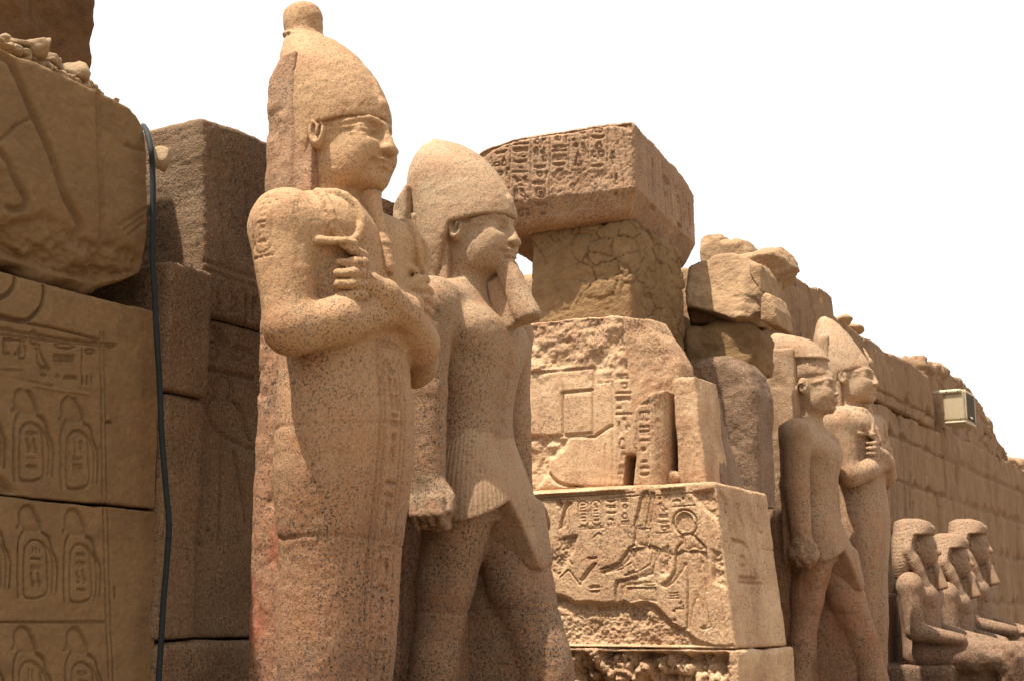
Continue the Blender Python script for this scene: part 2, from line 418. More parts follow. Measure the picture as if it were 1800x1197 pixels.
def block(name, x, y, z, mat, res=.02, r=.03, amp=.006, sc=6, seed=0, relY=None, relX=None, chip=.04,
          warp=None, rough=.03, parent=None, post=None, rres=(1, 1, 1), fine=.002):
    """a dressed stone: x, y, z = ranges. relY carves the -Y face, relX the +X face."""
    lo = np.array([x[0], y[0], z[0]], float); hi = np.array([x[1], y[1], z[1]], float)
    n = [max(2, int((hi[k]-lo[k])/(res*rres[k]))+1) for k in range(3)]
    g = [np.linspace(lo[k], hi[k], n[k]) for k in range(3)]
    idx = np.full(n, -1, np.int32); m = np.zeros(n, bool)
    m[0] = m[-1] = True; m[:, 0] = m[:, -1] = True; m[:, :, 0] = m[:, :, -1] = True
    I, J, K = np.nonzero(m); idx[I, J, K] = np.arange(len(I))
    V = np.stack([g[0][I], g[1][J], g[2][K]], 1)
    def fq(A, fl):
        q = np.stack([A[:-1, :-1], A[1:, :-1], A[1:, 1:], A[:-1, 1:]], -1).reshape(-1, 4); return q[:, ::-1] if fl else q
    Q = np.concatenate([fq(idx[0], True), fq(idx[-1], False), fq(idx[:, 0], False), fq(idx[:, -1], True), fq(idx[:, :, 0], True), fq(idx[:, :, -1], False)])
    base = V.copy()
    rr = r+chip*np.clip(fbm(base, 2.2, 4, seed+3)*1.3, 0, 1)**1.0+chip*.6*np.clip(fbm(base, 9, 3, seed+4), 0, 1)
    c = (lo+hi)/2; hf = (hi-lo)/2; p = V-c
    rr = np.minimum(rr, hf.min()*.9)[:, None]
    inner = hf-rr; q = np.clip(p, -inner, inner); d = p-q; L = np.linalg.norm(d, axis=1)[:, None]
    V = c+q+d/np.maximum(L, 1e-9)*rr
    disp = np.zeros_like(V)
    for rel, ax, face in ((relY, 1, (J == 0)), (relX, 0, (I == n[0]-1))):
        if rel is None: continue
        u = base[:, 0] if ax == 1 else base[:, 1]
        h, mk = rel.sample(u[face], base[face, 2])
        edge = np.minimum(np.minimum(u[face]-(lo[0] if ax == 1 else lo[1]), (hi[0] if ax == 1 else hi[1])-u[face]),
                          np.minimum(base[face, 2]-lo[2], hi[2]-base[face, 2]))
        h = h+mk*rough*(1.2*fbm(base[face], 6, 6, seed+11, .72)+.35*ridged(base[face], 8, 4, seed+12)+.12)
        h = h*sstep(0, .03, edge)
        disp[face, ax] += h*(1 if ax == 1 else -1)
    V = V+disp
    N = normals(V, Q)
    V = V+N*(amp*fbm(base, sc, 5, seed)+fine*fbm(base, 45, 2, seed+9))[:, None]
    if warp: V = warp(V)
    if post: V = post(V, Q)
    return link_mesh(name, V, Q, mat, parent)
def prism(name, pts, axis, c, thick, mat, vox=.02, r=.06, amp=.02, sc=3, seed=0, cuts=(), rel=None, parent=None,
          ridge=.0, rsc=3, where=None, relsign=1, fine=.004, subs=(), rough=.04, lean=0.0, facets=0, fk=.80):
    """a broken stone whose outline was measured on a plane, given its own depth.
    axis 'Y': front face at y=c going back +Y; axis 'X': front face at x=c going back -X. lean: offset of the plane per metre of height."""
    P = np.array(pts, float); mn = P.min(0)-.15; mx = P.max(0)+.15
    if axis == 'Y': lo = (mn[0], c-.15-abs(lean), mn[1]); hi = (mx[0], c+thick+.15+abs(lean), mx[1])
    else: lo = (c-thick-.15-abs(lean), mn[0], mn[1]); hi = (c+.15+abs(lean), mx[0], mx[1])
    f = Field(lo, hi, vox); X, Y, Z = f.ax[0][:, None, None], f.ax[1][None, :, None], f.ax[2][None, None, :]
    Z0 = P[:, 1].min()
    if axis == 'Y':
        U, Zg = f.ax[0][:, None], f.ax[2][None, :]; d2 = poly_sdf(P, U, Zg)[:, None, :]; dv = np.maximum(c+lean*(Z-Z0)-Y, Y-c-thick-lean*(Z-Z0))
    else:
        U, Zg = f.ax[1][:, None], f.ax[2][None, :]; d2 = poly_sdf(P, U, Zg)[None]; dv = np.maximum(X-c-lean*(Z-Z0), c-thick+lean*(Z-Z0)-X)
    d2 = (d2+0*dv).astype(np.float32); dv = (dv+0*d2).astype(np.float32)
    k = r; hh = np.maximum(k-np.abs(d2-dv), 0)/k; f.F = (np.maximum(d2, dv)+hh*hh*k*.25).astype(np.float32)
    for pt, nr in cuts: f.plane(pt, nr, .03)
    if facets:
        rg = np.random.RandomState(seed); cc = (np.array(lo)+np.array(hi))/2; hf_ = (np.array(hi)-np.array(lo))/2-.15
        for _ in range(facets):
            nn = rg.normal(size=3)*np.array([1, 1, 1.1]); nn /= np.linalg.norm(nn)
            if axis == 'Y': nn[1] = -abs(nn[1])
            else: nn[0] = abs(nn[0])
            f.plane(cc+nn*(np.abs(nn*hf_).sum()*rg.uniform(fk, fk+.12)), nn, .012)
    for a in subs: f.slab(*a[0], op='sub', **a[1])
    V, Q = f.mesh()
    base = V.copy(); N = normals(V, Q)
    w = 1.0 if where is None else where(base)
    d = amp*fbm(base, sc, 5, seed)*w+fine*fbm(base, 30, 3, seed+5)*np.minimum(1, w+.3)
    if ridge: d = d-ridge*np.maximum(ridged(base, rsc, 3, seed+50)-.4, 0)*w
    if rel is not None:
        front = (-N[:, 1] > .8) if axis == 'Y' else (N[:, 0] > .8)
        h, mk = rel.sample(base[:, 0] if axis == 'Y' else base[:, 1], base[:, 2])
        d = d-front*relsign*(h+mk*rough*(fbm(base, 5, 6, seed+11, .62)+.3*ridged(base, 7, 3, seed+12)))
    V = V+N*d[:, None]
    return link_mesh(name, V, Q, mat, parent)
def rock(name, c, rad, mat, seed=0, sub=4, amp=.12, rot=0, parent=None, planes=11):
    import bmesh
    bm = bmesh.new(); bmesh.ops.create_icosphere(bm, subdivisions=sub, radius=1)
    D = np.array([v.co[:] for v in bm.verts]); T = np.array([[v.index for v in f.verts] for f in bm.faces]); bm.free()
    D /= np.linalg.norm(D, axis=1)[:, None]
    rg = np.random.RandomState(seed); nn = rg.normal(size=(planes, 3)); nn /= np.linalg.norm(nn, axis=1)[:, None]
    hh = rg.uniform(.62, .95, planes); dots = D@nn.T
    R = np.where(dots > .05, hh[None]/np.maximum(dots, .05), 9); R = np.minimum(np.sort(R, 1)[:, 0], 1.05)
    V = D*R[:, None]; V = V*(1+amp*fbm(V, 2.2, 5, seed)[:, None])
    V = V*np.array(rad); cz, sz = math.cos(rot), math.sin(rot)
    V = np.stack([V[:, 0]*cz-V[:, 1]*sz, V[:, 0]*sz+V[:, 1]*cz, V[:, 2]], 1)
    o = link_mesh(name, V, T, mat, parent); o.location = c; return o

# ------------------------------------------------------------------ materials
class NB:
    def __init__(s, name):
        s.m = bpy.data.materials.new(name); s.m.use_nodes = True; s.t = s.m.node_tree; s.t.nodes.clear()
        s.out = s.n('ShaderNodeOutputMaterial'); s.b = s.n('ShaderNodeBsdfPrincipled'); s.l(s.b.outputs[0], s.out.inputs['Surface'])
        s.tc = s.n('ShaderNodeTexCoord').outputs['Object']
    def n(s, t): return s.t.nodes.new(t)
    def l(s, a, b): s.t.links.new(a, b)
    def noise(s, scale, detail=4, rough=.55, vec=None, dist=0):
        n = s.n('ShaderNodeTexNoise'); n.inputs['Scale'].default_value = scale; n.inputs['Detail'].default_value = detail
        n.inputs['Roughness'].default_value = rough; n.inputs['Distortion'].default_value = dist; s.l(vec or s.tc, n.inputs['Vector']); return n.outputs['Fac']
    def voro(s, scale, feat='F1', vec=None, out='Distance'):
        n = s.n('ShaderNodeTexVoronoi'); n.feature = feat; n.inputs['Scale'].default_value = scale; s.l(vec or s.tc, n.inputs['Vector']); return n.outputs[out]
    def map(s, sc):
        n = s.n('ShaderNodeMapping'); n.inputs['Scale'].default_value = sc; s.l(s.tc, n.inputs['Vector']); return n.outputs[0]
    def ramp(s, fac, stops):
        n = s.n('ShaderNodeValToRGB'); e = n.color_ramp.elements
        while len(e) < len(stops): e.new(.5)
        for k, (p, c) in enumerate(stops): e[k].position = p; e[k].color = (*c, 1) if not np.isscalar(c) else (c, c, c, 1)
        s.l(fac, n.inputs[0]); return n.outputs[0]
    def mix(s, f, a, b, mode='MIX'):
        n = s.n('ShaderNodeMixRGB'); n.blend_type = mode
        for v, i in ((f, 0), (a, 1), (b, 2)):
            if isinstance(v, (int, float)): n.inputs[i].default_value = v if i == 0 else (v, v, v, 1)
            elif isinstance(v, tuple): n.inputs[i].default_value = (*v, 1)
            else: s.l(v, n.inputs[i])
        return n.outputs[0]
    def math(s, op, a, b=0.0):
        n = s.n('ShaderNodeMath'); n.operation = op
        for v, i in ((a, 0), (b, 1)):
            if isinstance(v, (int, float)): n.inputs[i].default_value = v
            else: s.l(v, n.inputs[i])
        return n.outputs[0]
    def z(s):
        n = s.n('ShaderNodeSeparateXYZ'); s.l(s.tc, n.inputs[0]); return n.outputs
    def mr(s, v, a, b, c=0., d=1.):
        n = s.n('ShaderNodeMapRange')
        for i, q in enumerate((None, a, b, c, d)):
            if q is not None: n.inputs[i].default_value = q
        s.l(v, n.inputs[0]); return n.outputs[0]
    def done(s, col, rough=.85, height=None, dist=.01, strength=1.0, spec=.25):
        if isinstance(col, tuple): s.b.inputs['Base Color'].default_value = (*col, 1)
        else: s.l(col, s.b.inputs['Base Color'])
        s.b.inputs['Roughness'].default_value = rough; s.b.inputs['Specular IOR Level'].default_value = spec
        if height is not None:
            b = s.n('ShaderNodeBump'); b.inputs['Distance'].default_value = dist; b.inputs['Strength'].default_value = strength
            s.l(height, b.inputs['Height']); s.l(b.outputs[0], s.b.inputs['Normal'])
        return s.m
def granite(name, pale, mid, dark=(.028, .025, .022), pink=(.33, .16, .085), amt=(.5, .5), zr=None, grain=70, bump=.008, stains=(), pleat=None):
    """speckled granite: pale = lighter tone, mid = darker tone; zr = heights over which tone darkens and speckling grows downwards"""
    q = NB(name)
    big = q.noise(1.1, 5, .6); med = q.noise(5, 4, .6)
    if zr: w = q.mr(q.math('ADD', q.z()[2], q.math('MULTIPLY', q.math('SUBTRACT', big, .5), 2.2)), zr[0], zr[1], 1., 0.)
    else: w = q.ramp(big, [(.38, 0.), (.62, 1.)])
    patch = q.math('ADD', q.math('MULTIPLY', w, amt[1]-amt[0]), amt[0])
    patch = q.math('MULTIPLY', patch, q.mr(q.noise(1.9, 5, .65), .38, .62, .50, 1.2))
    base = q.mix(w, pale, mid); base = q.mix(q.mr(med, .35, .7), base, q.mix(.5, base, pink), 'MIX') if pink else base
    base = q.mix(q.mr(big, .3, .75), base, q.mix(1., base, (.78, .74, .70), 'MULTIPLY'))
    g1 = q.noise(grain, 3, .65); g2 = q.noise(grain*.62, 3, .6, q.map((1, 1.3, .9))); g3 = q.noise(grain*1.7, 2, .6)
    sp = q.math('MULTIPLY', q.mr(g1, .53, .585), patch)
    col = q.mix(sp, base, dark)
    if pink: col = q.mix(q.math('MULTIPLY', q.mr(g2, .57, .64), q.math('MULTIPLY', patch, .8)), col, pink)
    col = q.mix(q.math('MULTIPLY', q.mr(g3, .55, .68), .35), col, q.mix(.5, pale, (.75, .62, .48)))
    for (z0, z1, c, s_) in stains:
        zz = q.z()[2]; nz = q.math('ADD', zz, q.math('MULTIPLY', q.math('SUBTRACT', q.noise(2.3, 4), .5), .45))
        f = q.math('MULTIPLY', q.math('MULTIPLY', q.mr(nz, z0, z0+.12), q.mr(nz, z1-.12, z1, 1., 0.)), q.mr(q.noise(3.1, 3, .5, q.map((1, 1.7, .6))), .40, .56, 0., s_))
        col = q.mix(f, col, c)
    st = q.noise(1.0, 6, .65, q.map((2.6, 2.6, .5)), .3)      # rain streaks and darker weathered bands
    col = q.mix(q.mr(st, .50, .70, 0., .55), col, q.mix(1., col, (.64, .56, .48), 'MULTIPLY'))
    col = q.mix(q.mr(q.noise(2.6, 5, .7), .56, .72, 0., .4), col, q.mix(1., col, (1.22, 1.16, 1.02), 'MULTIPLY'))
    col = q.mix(1., col, (1.02, .975, .90), 'MULTIPLY')
    h = q.math('ADD', q.math('MULTIPLY', g1, .5), q.math('ADD', q.math('MULTIPLY', q.noise(grain*2.2, 2), .35), q.math('MULTIPLY', med, .8)))
    pit = q.mr(q.voro(grain*.55), .0, .28); h = q.math('ADD', h, q.math('MULTIPLY', pit, .22))
    if pleat: h = q.math('ADD', h, pleat(q))
    return q.done(col, .8, h, bump, .8)
def sandstone(name, a, b, c, grain=22, bump=.012, streak=(1, 1, 1), pits=.4, dirt=None):
    q = NB(name); v = q.map(streak)
    big = q.noise(.9, 6, .62, v); med = q.noise(4.2, 5, .65, v, .4); fi = q.noise(grain, 4, .7, v); vf = q.noise(grain*4, 3, .7)
    col = q.mix(q.mr(big, .32, .68), a, b); col = q.mix(q.mr(med, .42, .72, 0, .75), col, c)
    col = q.mix(q.mr(fi, .35, .7, 0., .45), col, q.mix(1., col, (.62, .56, .50), 'MULTIPLY'))
    col = q.mix(q.mr(vf, .5, .75, 0., .35), col, q.mix(1., col, (1.3, 1.28, 1.22), 'MULTIPLY'))
    if dirt: col = q.mix(q.mr(q.noise(2.2, 6, .7, q.map((1, 1, .25))), .5, .68, 0., .65), col, dirt)
    col = q.mix(1., col, (1.03, .965, .88), 'MULTIPLY')
    h = q.math('ADD', q.math('MULTIPLY', med, .9), q.math('ADD', q.math('MULTIPLY', fi, .55), q.math('MULTIPLY', vf, .22)))
    h = q.math('ADD', h, q.math('MULTIPLY', q.mr(q.voro(grain*.5, vec=v), 0, .35), pits*.4))
    return q.done(col, .92, h, bump, .85, .1)
PALE = (.41, .275, .155); MIDG = (.235, .135, .08)
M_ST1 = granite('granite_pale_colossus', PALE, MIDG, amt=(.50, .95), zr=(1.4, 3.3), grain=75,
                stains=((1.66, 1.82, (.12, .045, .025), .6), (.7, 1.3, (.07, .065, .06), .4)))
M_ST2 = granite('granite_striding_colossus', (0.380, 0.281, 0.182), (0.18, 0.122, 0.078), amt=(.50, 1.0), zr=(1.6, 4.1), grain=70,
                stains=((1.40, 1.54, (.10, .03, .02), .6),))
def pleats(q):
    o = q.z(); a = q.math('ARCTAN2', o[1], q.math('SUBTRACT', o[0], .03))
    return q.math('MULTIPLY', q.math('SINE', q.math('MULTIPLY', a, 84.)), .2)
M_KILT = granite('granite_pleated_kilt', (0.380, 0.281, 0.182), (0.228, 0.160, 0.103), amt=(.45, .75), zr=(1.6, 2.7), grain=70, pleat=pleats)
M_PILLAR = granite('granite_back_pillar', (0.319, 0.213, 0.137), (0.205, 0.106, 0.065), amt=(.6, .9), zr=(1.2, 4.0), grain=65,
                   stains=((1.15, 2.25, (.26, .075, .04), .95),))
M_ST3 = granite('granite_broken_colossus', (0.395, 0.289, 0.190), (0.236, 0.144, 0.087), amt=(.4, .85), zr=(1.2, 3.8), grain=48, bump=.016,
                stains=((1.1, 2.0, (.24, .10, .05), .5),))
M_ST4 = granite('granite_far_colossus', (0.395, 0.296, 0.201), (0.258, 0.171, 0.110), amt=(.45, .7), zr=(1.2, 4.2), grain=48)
M_SEAT = granite('granite_seated', (.27, .185, .12), (.10, .062, .040), amt=(.6, .9), zr=(.8, 2.2), grain=48, pink=(.26, .14, .09))
M_GBLK = granite('granite_jamb', (0.180, 0.120, 0.070), (0.130, 0.080, 0.045), amt=(.65, .9), grain=60, bump=.016, pink=(.19, .105, .055), dark=(.04, .03, .018))
M_LINT = granite('granite_lintel', (0.33, 0.222, 0.14), (0.26, 0.165, 0.10), amt=(.45, .65), grain=48, bump=.018, pink=(.30, .16, .09))
M_STEL = granite('granite_stele', (0.525, 0.373, 0.234), (0.410, 0.271, 0.164), amt=(.4, .75), grain=52, bump=.012)
M_BOUL = granite('granite_boulder', (.20, .132, .082), (.13, .082, .05), amt=(.5, .8), grain=48, bump=.018, pink=(.26, .15, .10), dark=(.05, .038, .025))
M_SBROWN = sandstone('sandstone_brown', (0.215, 0.143, 0.076), (0.180, 0.118, 0.063), (0.140, 0.090, 0.052), bump=.010, streak=(1, 1, 1.6))
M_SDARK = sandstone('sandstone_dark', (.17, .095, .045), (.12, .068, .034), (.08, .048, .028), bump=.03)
M_SWALL = sandstone('sandstone_wall', (0.33, 0.225, 0.145), (0.26, 0.172, 0.108), (0.19, 0.125, 0.08), grain=16, bump=.03, streak=(1, 1, .35), dirt=(.25, .17, .11))
_q = M_SWALL.node_tree; _b = [n for n in _q.nodes if n.type == 'BUMP'][0]; _h = _b.inputs['Height'].links[0].from_socket
_m = _q.nodes.new('ShaderNodeMapping'); _m.inputs['Scale'].default_value = (1, 11, 1.1); _m.inputs['Rotation'].default_value = (math.radians(8), 0, 0)
_t = _q.nodes.new('ShaderNodeTexCoord'); _q.links.new(_t.outputs['Object'], _m.inputs['Vector'])
_n = _q.nodes.new('ShaderNodeTexNoise'); _n.inputs['Scale'].default_value = 1.6; _n.inputs['Detail'].default_value = 6; _n.inputs['Roughness'].default_value = .7
_q.links.new(_m.outputs[0], _n.inputs['Vector']); _a = _q.nodes.new('ShaderNodeMath'); _a.operation = 'MULTIPLY_ADD'; _a.inputs[1].default_value = 2.2
_q.links.new(_n.outputs['Fac'], _a.inputs[0]); _q.links.new(_h, _a.inputs[2]); _q.links.new(_a.outputs[0], _b.inputs['Height'])
M_SPALE = sandstone('sandstone_pale', (0.36, 0.255, 0.16), (0.30, 0.205, 0.128), (0.22, 0.148, 0.092), grain=14, bump=.04)
M_RUBM = sandstone('rubble_masonry', (0.25, 0.168, 0.092), (0.195, 0.128, 0.068), (0.15, 0.097, 0.052), grain=12, bump=.035)
M_DUST = sandstone('loose_stone', (0.344, 0.262, 0.172), (0.295, 0.221, 0.148), (0.230, 0.164, 0.107), grain=20, bump=.02)
def ground_mat():
    q = NB('sandy_ground'); n1 = q.noise(.35, 6); n2 = q.noise(9, 5, .7); n3 = q.noise(60, 3)
    col = q.mix(n1, (.17, .13, .085), (.22, .165, .11)); col = q.mix(q.mr(n2, .5, .7, 0, .5), col, (.13, .10, .065))
    return q.done(col, .95, q.math('ADD', n2, q.math('MULTIPLY', n3, .3)), .03, .9, .05)
M_GROUND = ground_mat()
def plain(name, col, rough=.6, var=.2, sc=30, metal=0, bump=.002):
    q = NB(name); n = q.noise(sc, 4); c2 = tuple(v*(1-var) for v in col)
    q.b.inputs['Metallic'].default_value = metal
    return q.done(q.mix(q.mr(n, .35, .7), col, c2), rough, n, bump, .5, .4)
M_HOSE = plain('hose_teal', (.008, .014, .015), .8, .5, 14)
M_BEIGE = plain('beige_paint', (.40, .31, .19), .5, .12, 9)
M_GRILLE = plain('dark_grille', (.07, .052, .03), .95, .3, 200, bump=.004)
M_SCREW = plain('dark_screw', (.05, .04, .03), .4); M_METAL = plain('badge_metal', (.6, .6, .58), .3, metal=.8)
M_SKIN = plain('skin', (.56, .30, .20), .5, .1); M_BLUE = plain('blue_cotton', (.015, .04, .52), .8, .25, 60)
M_TROU = plain('grey_trousers', (.12, .12, .13), .85); M_HAIR = plain('dark_hair', (.03, .02, .015), .6); M_EYE = plain('eye_white', (.7, .68, .64), .3)

# ------------------------------------------------------------------ ground
gx = np.concatenate([-np.geomspace(1200, 30, 14), np.linspace(-25, 25, 26), np.geomspace(30, 1200, 14)])
gA, gB = np.meshgrid(gx, gx, indexing='ij'); nG = len(gx)
gi = np.arange(nG*nG).reshape(nG, nG)
gV = np.stack([gA.ravel(), gB.ravel(), 0*gA.ravel()], 1); gV[:, 2] = .04*fbm(gV, .4, 3, 3)*(np.abs(gV[:, 0]) < 30)
gQ = np.stack([gi[:-1, :-1], gi[1:, :-1], gi[1:, 1:], gi[:-1, 1:]], -1).reshape(-1, 4)
tag(link_mesh('ground', gV, gQ, M_GROUND), 'sandy trodden earth in front of the ruined wall', None, kind='structure')

# ------------------------------------------------------------------ colossal statues (local: facing +X, feet at z=0, about 4.3 m to the crown of the head)
def head_sdf(f, dz=0, dx=0, s=1.0, worn=0, ears=True):
    c = lambda x, y, z: (x*s+dx, y*s, (z-3.97)*s+3.97+dz); v = lambda *a: tuple(q*s for q in a)
    f.ell(c(.0, 0, 4.0), v(.27, .225, .32), .03)
    f.ell(c(.10, 0, 3.86), v(.195, .185, .215), .06)
    for y in (-1, 1):
        f.ell(c(.185, y*.095, 3.87), v(.10, .085, .10), .05)
        f.ell(c(.08, y*.13, 3.78), v(.13, .07, .11), .06)
    f.ell(c(.235, 0, 3.715), v(.07, .075, .06), .05)
    if worn < .9:
        for y in (-1, 1):
            f.ell(c(.300, y*.105, 3.965), v(.080, .095, .048), .02, 'sub')
            f.ell(c(.205, y*.105, 3.962), v(.046, .068, .030), .008)
            sk = lambda q: .27*math.sqrt(max(.02, 1-(q/.228)**2))
            up = [c(sk(.105+t)-.004, y*(.105+t), 3.978+.016*math.cos(t*25)) for t in (-.07, -.04, 0, .04, .08, .115)]
            up = [(f.surf(p[1], p[2])-.001, p[1], p[2]) for p in up]; lo_ = [(f.surf(p[1], p[2]-.046*s-(.008 if 0 < k_ < 4 else -.012)), p[1], p[2]-.046*s-(.008 if 0 < k_ < 4 else -.012)) for k_, p in enumerate(up[:5])]
            f.chain(up, .012*s, .006); f.chain(lo_, .008*s, .006)
            br = [c(sk(t)-.004, y*t, z) for t, z in ((.025, 4.015), (.06, 4.03), (.10, 4.034), (.14, 4.026), (.18, 4.008), (.21, 3.99))]
            br = [(f.surf(p[1], p[2])+.002, p[1], p[2]) for p in br]
            f.chain(br, .017*s, .010)
            f.ell(c(.318, y*.036, 3.868), v(.032, .028, .024), .02)
        f.cone(c(.268, 0, 4.02), c(.322, 0, 3.875), .022*s, .034*s, .03)
        f.ell(c(.292, 0, 3.808), v(.030, .085, .018), .015); f.ell(c(.288, 0, 3.772), v(.029, .072, .019), .015)
        f.cone(c(.320, -.08, 3.790), c(.320, .08, 3.790), .005*s, .005*s, .008, 'sub')
        for y in (-1, 1): f.ell(c(.275, y*.088, 3.793), v(.02, .014, .014), .02, 'sub')
    if ears:
        for y in (-1, 1):
            f.ell(c(-.005, y*.235, 3.955), v(.058, .045, .098), .02, rot=(0, -.15, y*.35))
            f.ell(c(.012, y*.272, 3.965), v(.032, .032, .066), .012, 'sub')
            f.chain([c(-.01, y*.262, 4.01), c(.02, y*.262, 3.98), c(.012, y*.262, 3.93)], .009*s, .01)
    f.cone(c(-.05, 0, 3.80), c(-.07, 0, 3.44), .165*s, .205*s, .06)
def fist(f, c, y, s=1.0):
    """a closed hand held before the chest; y = side the fingertips point to"""
    x0, y0, z0 = c
    f.ell((x0-.03, y0, z0), (.075*s, .095*s, .125*s), .03)
    for i in range(4):
        z = z0+(.092-.058*i)*s; L = (.105, .118, .112, .09)[i]*s
        pts = [(x0+.015, y0-y*.055*s, z+.004), (x0+.055*s, y0+y*.0*s, z+.004), (x0+.045*s, y0+y*(L-.045), z-.004), (x0-.02, y0+y*L, z-.006)]
        f.chain(pts, [.033*s, .032*s, .029*s, .025*s], .005)
    f.chain([(x0+.0, y0-y*.09*s, z0+.09*s), (x0+.03, y0-y*.03*s, z0+.145*s), (x0+.02, y0+y*.05*s, z0+.16*s), (x0+.0, y0+y*.10*s, z0+.175*s)], [.036*s, .032*s, .028*s, .022*s], .012)
def ankh_pts(y0, z0, s, x0):
    return
def osiride(loc, h, label, mat, pmat, group, knob=True, scale=1.0, beard=True, front_text=True):
    root = thing('colossal_statue', loc, label, 'statue', group); root.scale = (scale,)*3
    f = Field((-.52, -.98, 0), (.80, .98, 4.42), h)
    f.loft([(0, .27, .34, .10), (.25, .22, .30, .06), (.6, .215, .31, .04), (1.15, .265, .36, .04), (1.7, .27, .39, .05), (2.1, .30, .44, .06),
            (2.4, .315, .44, .065), (2.75, .30, .41, .05), (3.05, .31, .47, .03), (3.3, .30, .52, .0), (3.47, .26, .46, -.02), (3.60, .19, .30, -.04)], .05, n=2.2)
    f.slab((.36, 0, .13), (.36, .33, .13), .09, .12)
    for y in (-1, 1):
        f.ell((.0, y*.465, 3.36), (.19, .195, .20), .07)
        f.ell((.15, y*.25, 3.36), (.17, .26, .20), .07)
        f.cone((-.0, y*.495, 3.33), (.09, y*.550, 2.86), .178, .138, .06)
        f.ell((.115, y*.56, 2.785), (.145, .13, .125), .05)
        f.ell((-.04, y*.30, 3.47), (.14, .28, .09), .08)
    # right forearm (near side) lies level, left forearm rises to the near breast
    f.chain([(.12, -.55, 2.785), (.27, -.36, 2.85), (.335, -.06, 2.95), (.345, .18, 3.03)], [.138, .125, .10, .082], .035)
    f.chain([(.12, .57, 2.785), (.28, .36, 2.85), (.37, .08, 2.96), (.375, -.12, 3.02), (.345, -.23, 3.06)], [.138, .125, .10, .085, .078], .03)
    fist(f, (.315, -.305, 3.06), -1, 1.0); fist(f, (.305, .305, 3.05), 1, 1.0)
    head_sdf(f, dx=-.0, dz=-.005)
    # ankh signs held in the fists: a raised loop and cross bar following the chest
    for y in (-1, 1):
        R = [(y*.36+.092*math.cos(a), 3.41+.145*math.sin(a)) for a in np.linspace(0, 2*math.pi, 21)]
        R = [(f.surf(a, b)+.014, a, b) for a, b in R]; bar = [(y*.36+t, 3.25+.02*abs(t)) for t in (-.125, -.06, 0, .06, .125)]
        bar = [(f.surf(a, b)+.006, a, b) for a, b in bar]
        f.chain(R, .026, .005); f.chain(bar, [.027, .021, .021, .021, .027], .005)
    if front_text:
        r = Rel(-.3, .3, .3, 3.0, .006)
        for a, b in (((-.115, .4), (-.115, 2.78)), ((.115, .4), (.115, 2.78)), ((-.075, .4), (-.075, 2.70)), ((-.115, 2.78), (.115, 2.78)), ((.075, 1.9), (.075, 2.7))):
            r.line([a, b], .020, .016, raw=True)
        column(r, ((-.05, 2.70), (.06, 2.70)), ((-.05, 2.1), (.06, 2.1)), 5, .020, .018)
        column(r, ((-.065, 2.08), (.095, 2.08)), ((-.065, .55), (.095, .55)), 9, .020, .018)
        f.emboss(r, 'x', lambda X, Y, Z: X > .15)
        r = Rel(-.25, .25, 2.9, 3.6, .006)
        oval = arc(0, 3.42, .062, .06, 0, 180)+arc(0, 3.22, .062, .05, 180, 360); oval.append(oval[0])
        r.line(oval, .012, .010, raw=True); r.line([(-.07, 3.155), (.07, 3.155)], .012, .01, raw=True)
        column(r, ((-.04, 3.45), (.04, 3.45)), ((-.04, 3.19), (.04, 3.19)), 3, .010, .010)
        f.emboss(r, 'y', lambda X, Y, Z: Y < -.5)
    V, Q = f.mesh()
    V = displace(V, Q, .010, 2.0, 5, 5); V = displace(V, Q, .0030, 22, 8, 3)
    V = displace(V, Q, .030, 4, 12, 4, where=sstep(1.5, .9, V[:, 2])*sstep(.1, .4, fbm(V, 2.5, 3, 31)+.25))
    V = wear(V, Q, 3, .0025, ((1.74, -.06, .05, .010), (2.36, .10, .0, .006)))
    link_mesh('body', V, Q, mat, root)
    # white crown
    f = Field((-.55, -.40, 3.40), (.45, .40, 4.95), h)
    if knob:
        f.loft([(3.46, .20, .19, -.12), (3.66, .23, .20, -.10), (3.85, .28, .25, -.065), (3.98, .305, .268, -.045), (4.08, .318, .275, -.045), (4.26, .30, .27, -.085), (4.40, .262, .25, -.135),
                (4.50, .218, .215, -.185), (4.58, .165, .165, -.235), (4.64, .108, .12, -.275), (4.68, .092, .10, -.29)], .015)
        f.loft([(4.62, .088, .10, -.285), (4.67, .104, .112, -.292), (4.73, .114, .117, -.30), (4.78, .113, .113, -.302), (4.82, .098, .098, -.305), (4.845, .07, .07, -.305)], .02)
        f.chain([(-.27+.125*math.cos(a), .135*math.sin(a), 4.622-.03*math.cos(a)) for a in np.linspace(0, 2*math.pi, 15)], .012, .01)
    else:
        f.loft([(3.46, .20, .19, -.16), (3.66, .22, .20, -.15), (3.85, .265, .24, -.12), (4.0, .31, .275, -.07), (4.2, .29, .262, -.10), (4.38, .24, .225, -.15),
                (4.55, .16, .15, -.20), (4.66, .09, .08, -.24), (4.71, .03, .03, -.26)], .02)
    # open the face: everything in front below the brow line, behind it a line falling past the ear
    
    f.put(lambda X, Y, Z: np.maximum(Z-(3.995+.20*np.clip(X+.0, -1, 1)), (-.03-X)-.30*np.clip(3.97-Z, 0, 1)), (-.3, -.4, 3.4), (.4, .4, 4.1), .006, 'sub')
    f.chain([(.275, 0, 4.06), (.265, 0, 4.13), (.235, -.012, 4.20), (.212, .0, 4.25), (.19, .01, 4.30)], [.018, .024, .018, .016, .012], .012)
    f.ell((.268, 0, 4.13), (.020, .036, .045), .012)
    V, Q = f.mesh(); V = displace(V, Q, .008, 3, 15, 4); V = displace(V, Q, .0035, 24, 18, 3)
    V = wear(V, Q, 7, .002); link_mesh('crown', V, Q, mat, root)
    # long narrow beard lying on the chest
    f = Field((.0, -.15, 3.05), (.5, .15, 3.85), h)
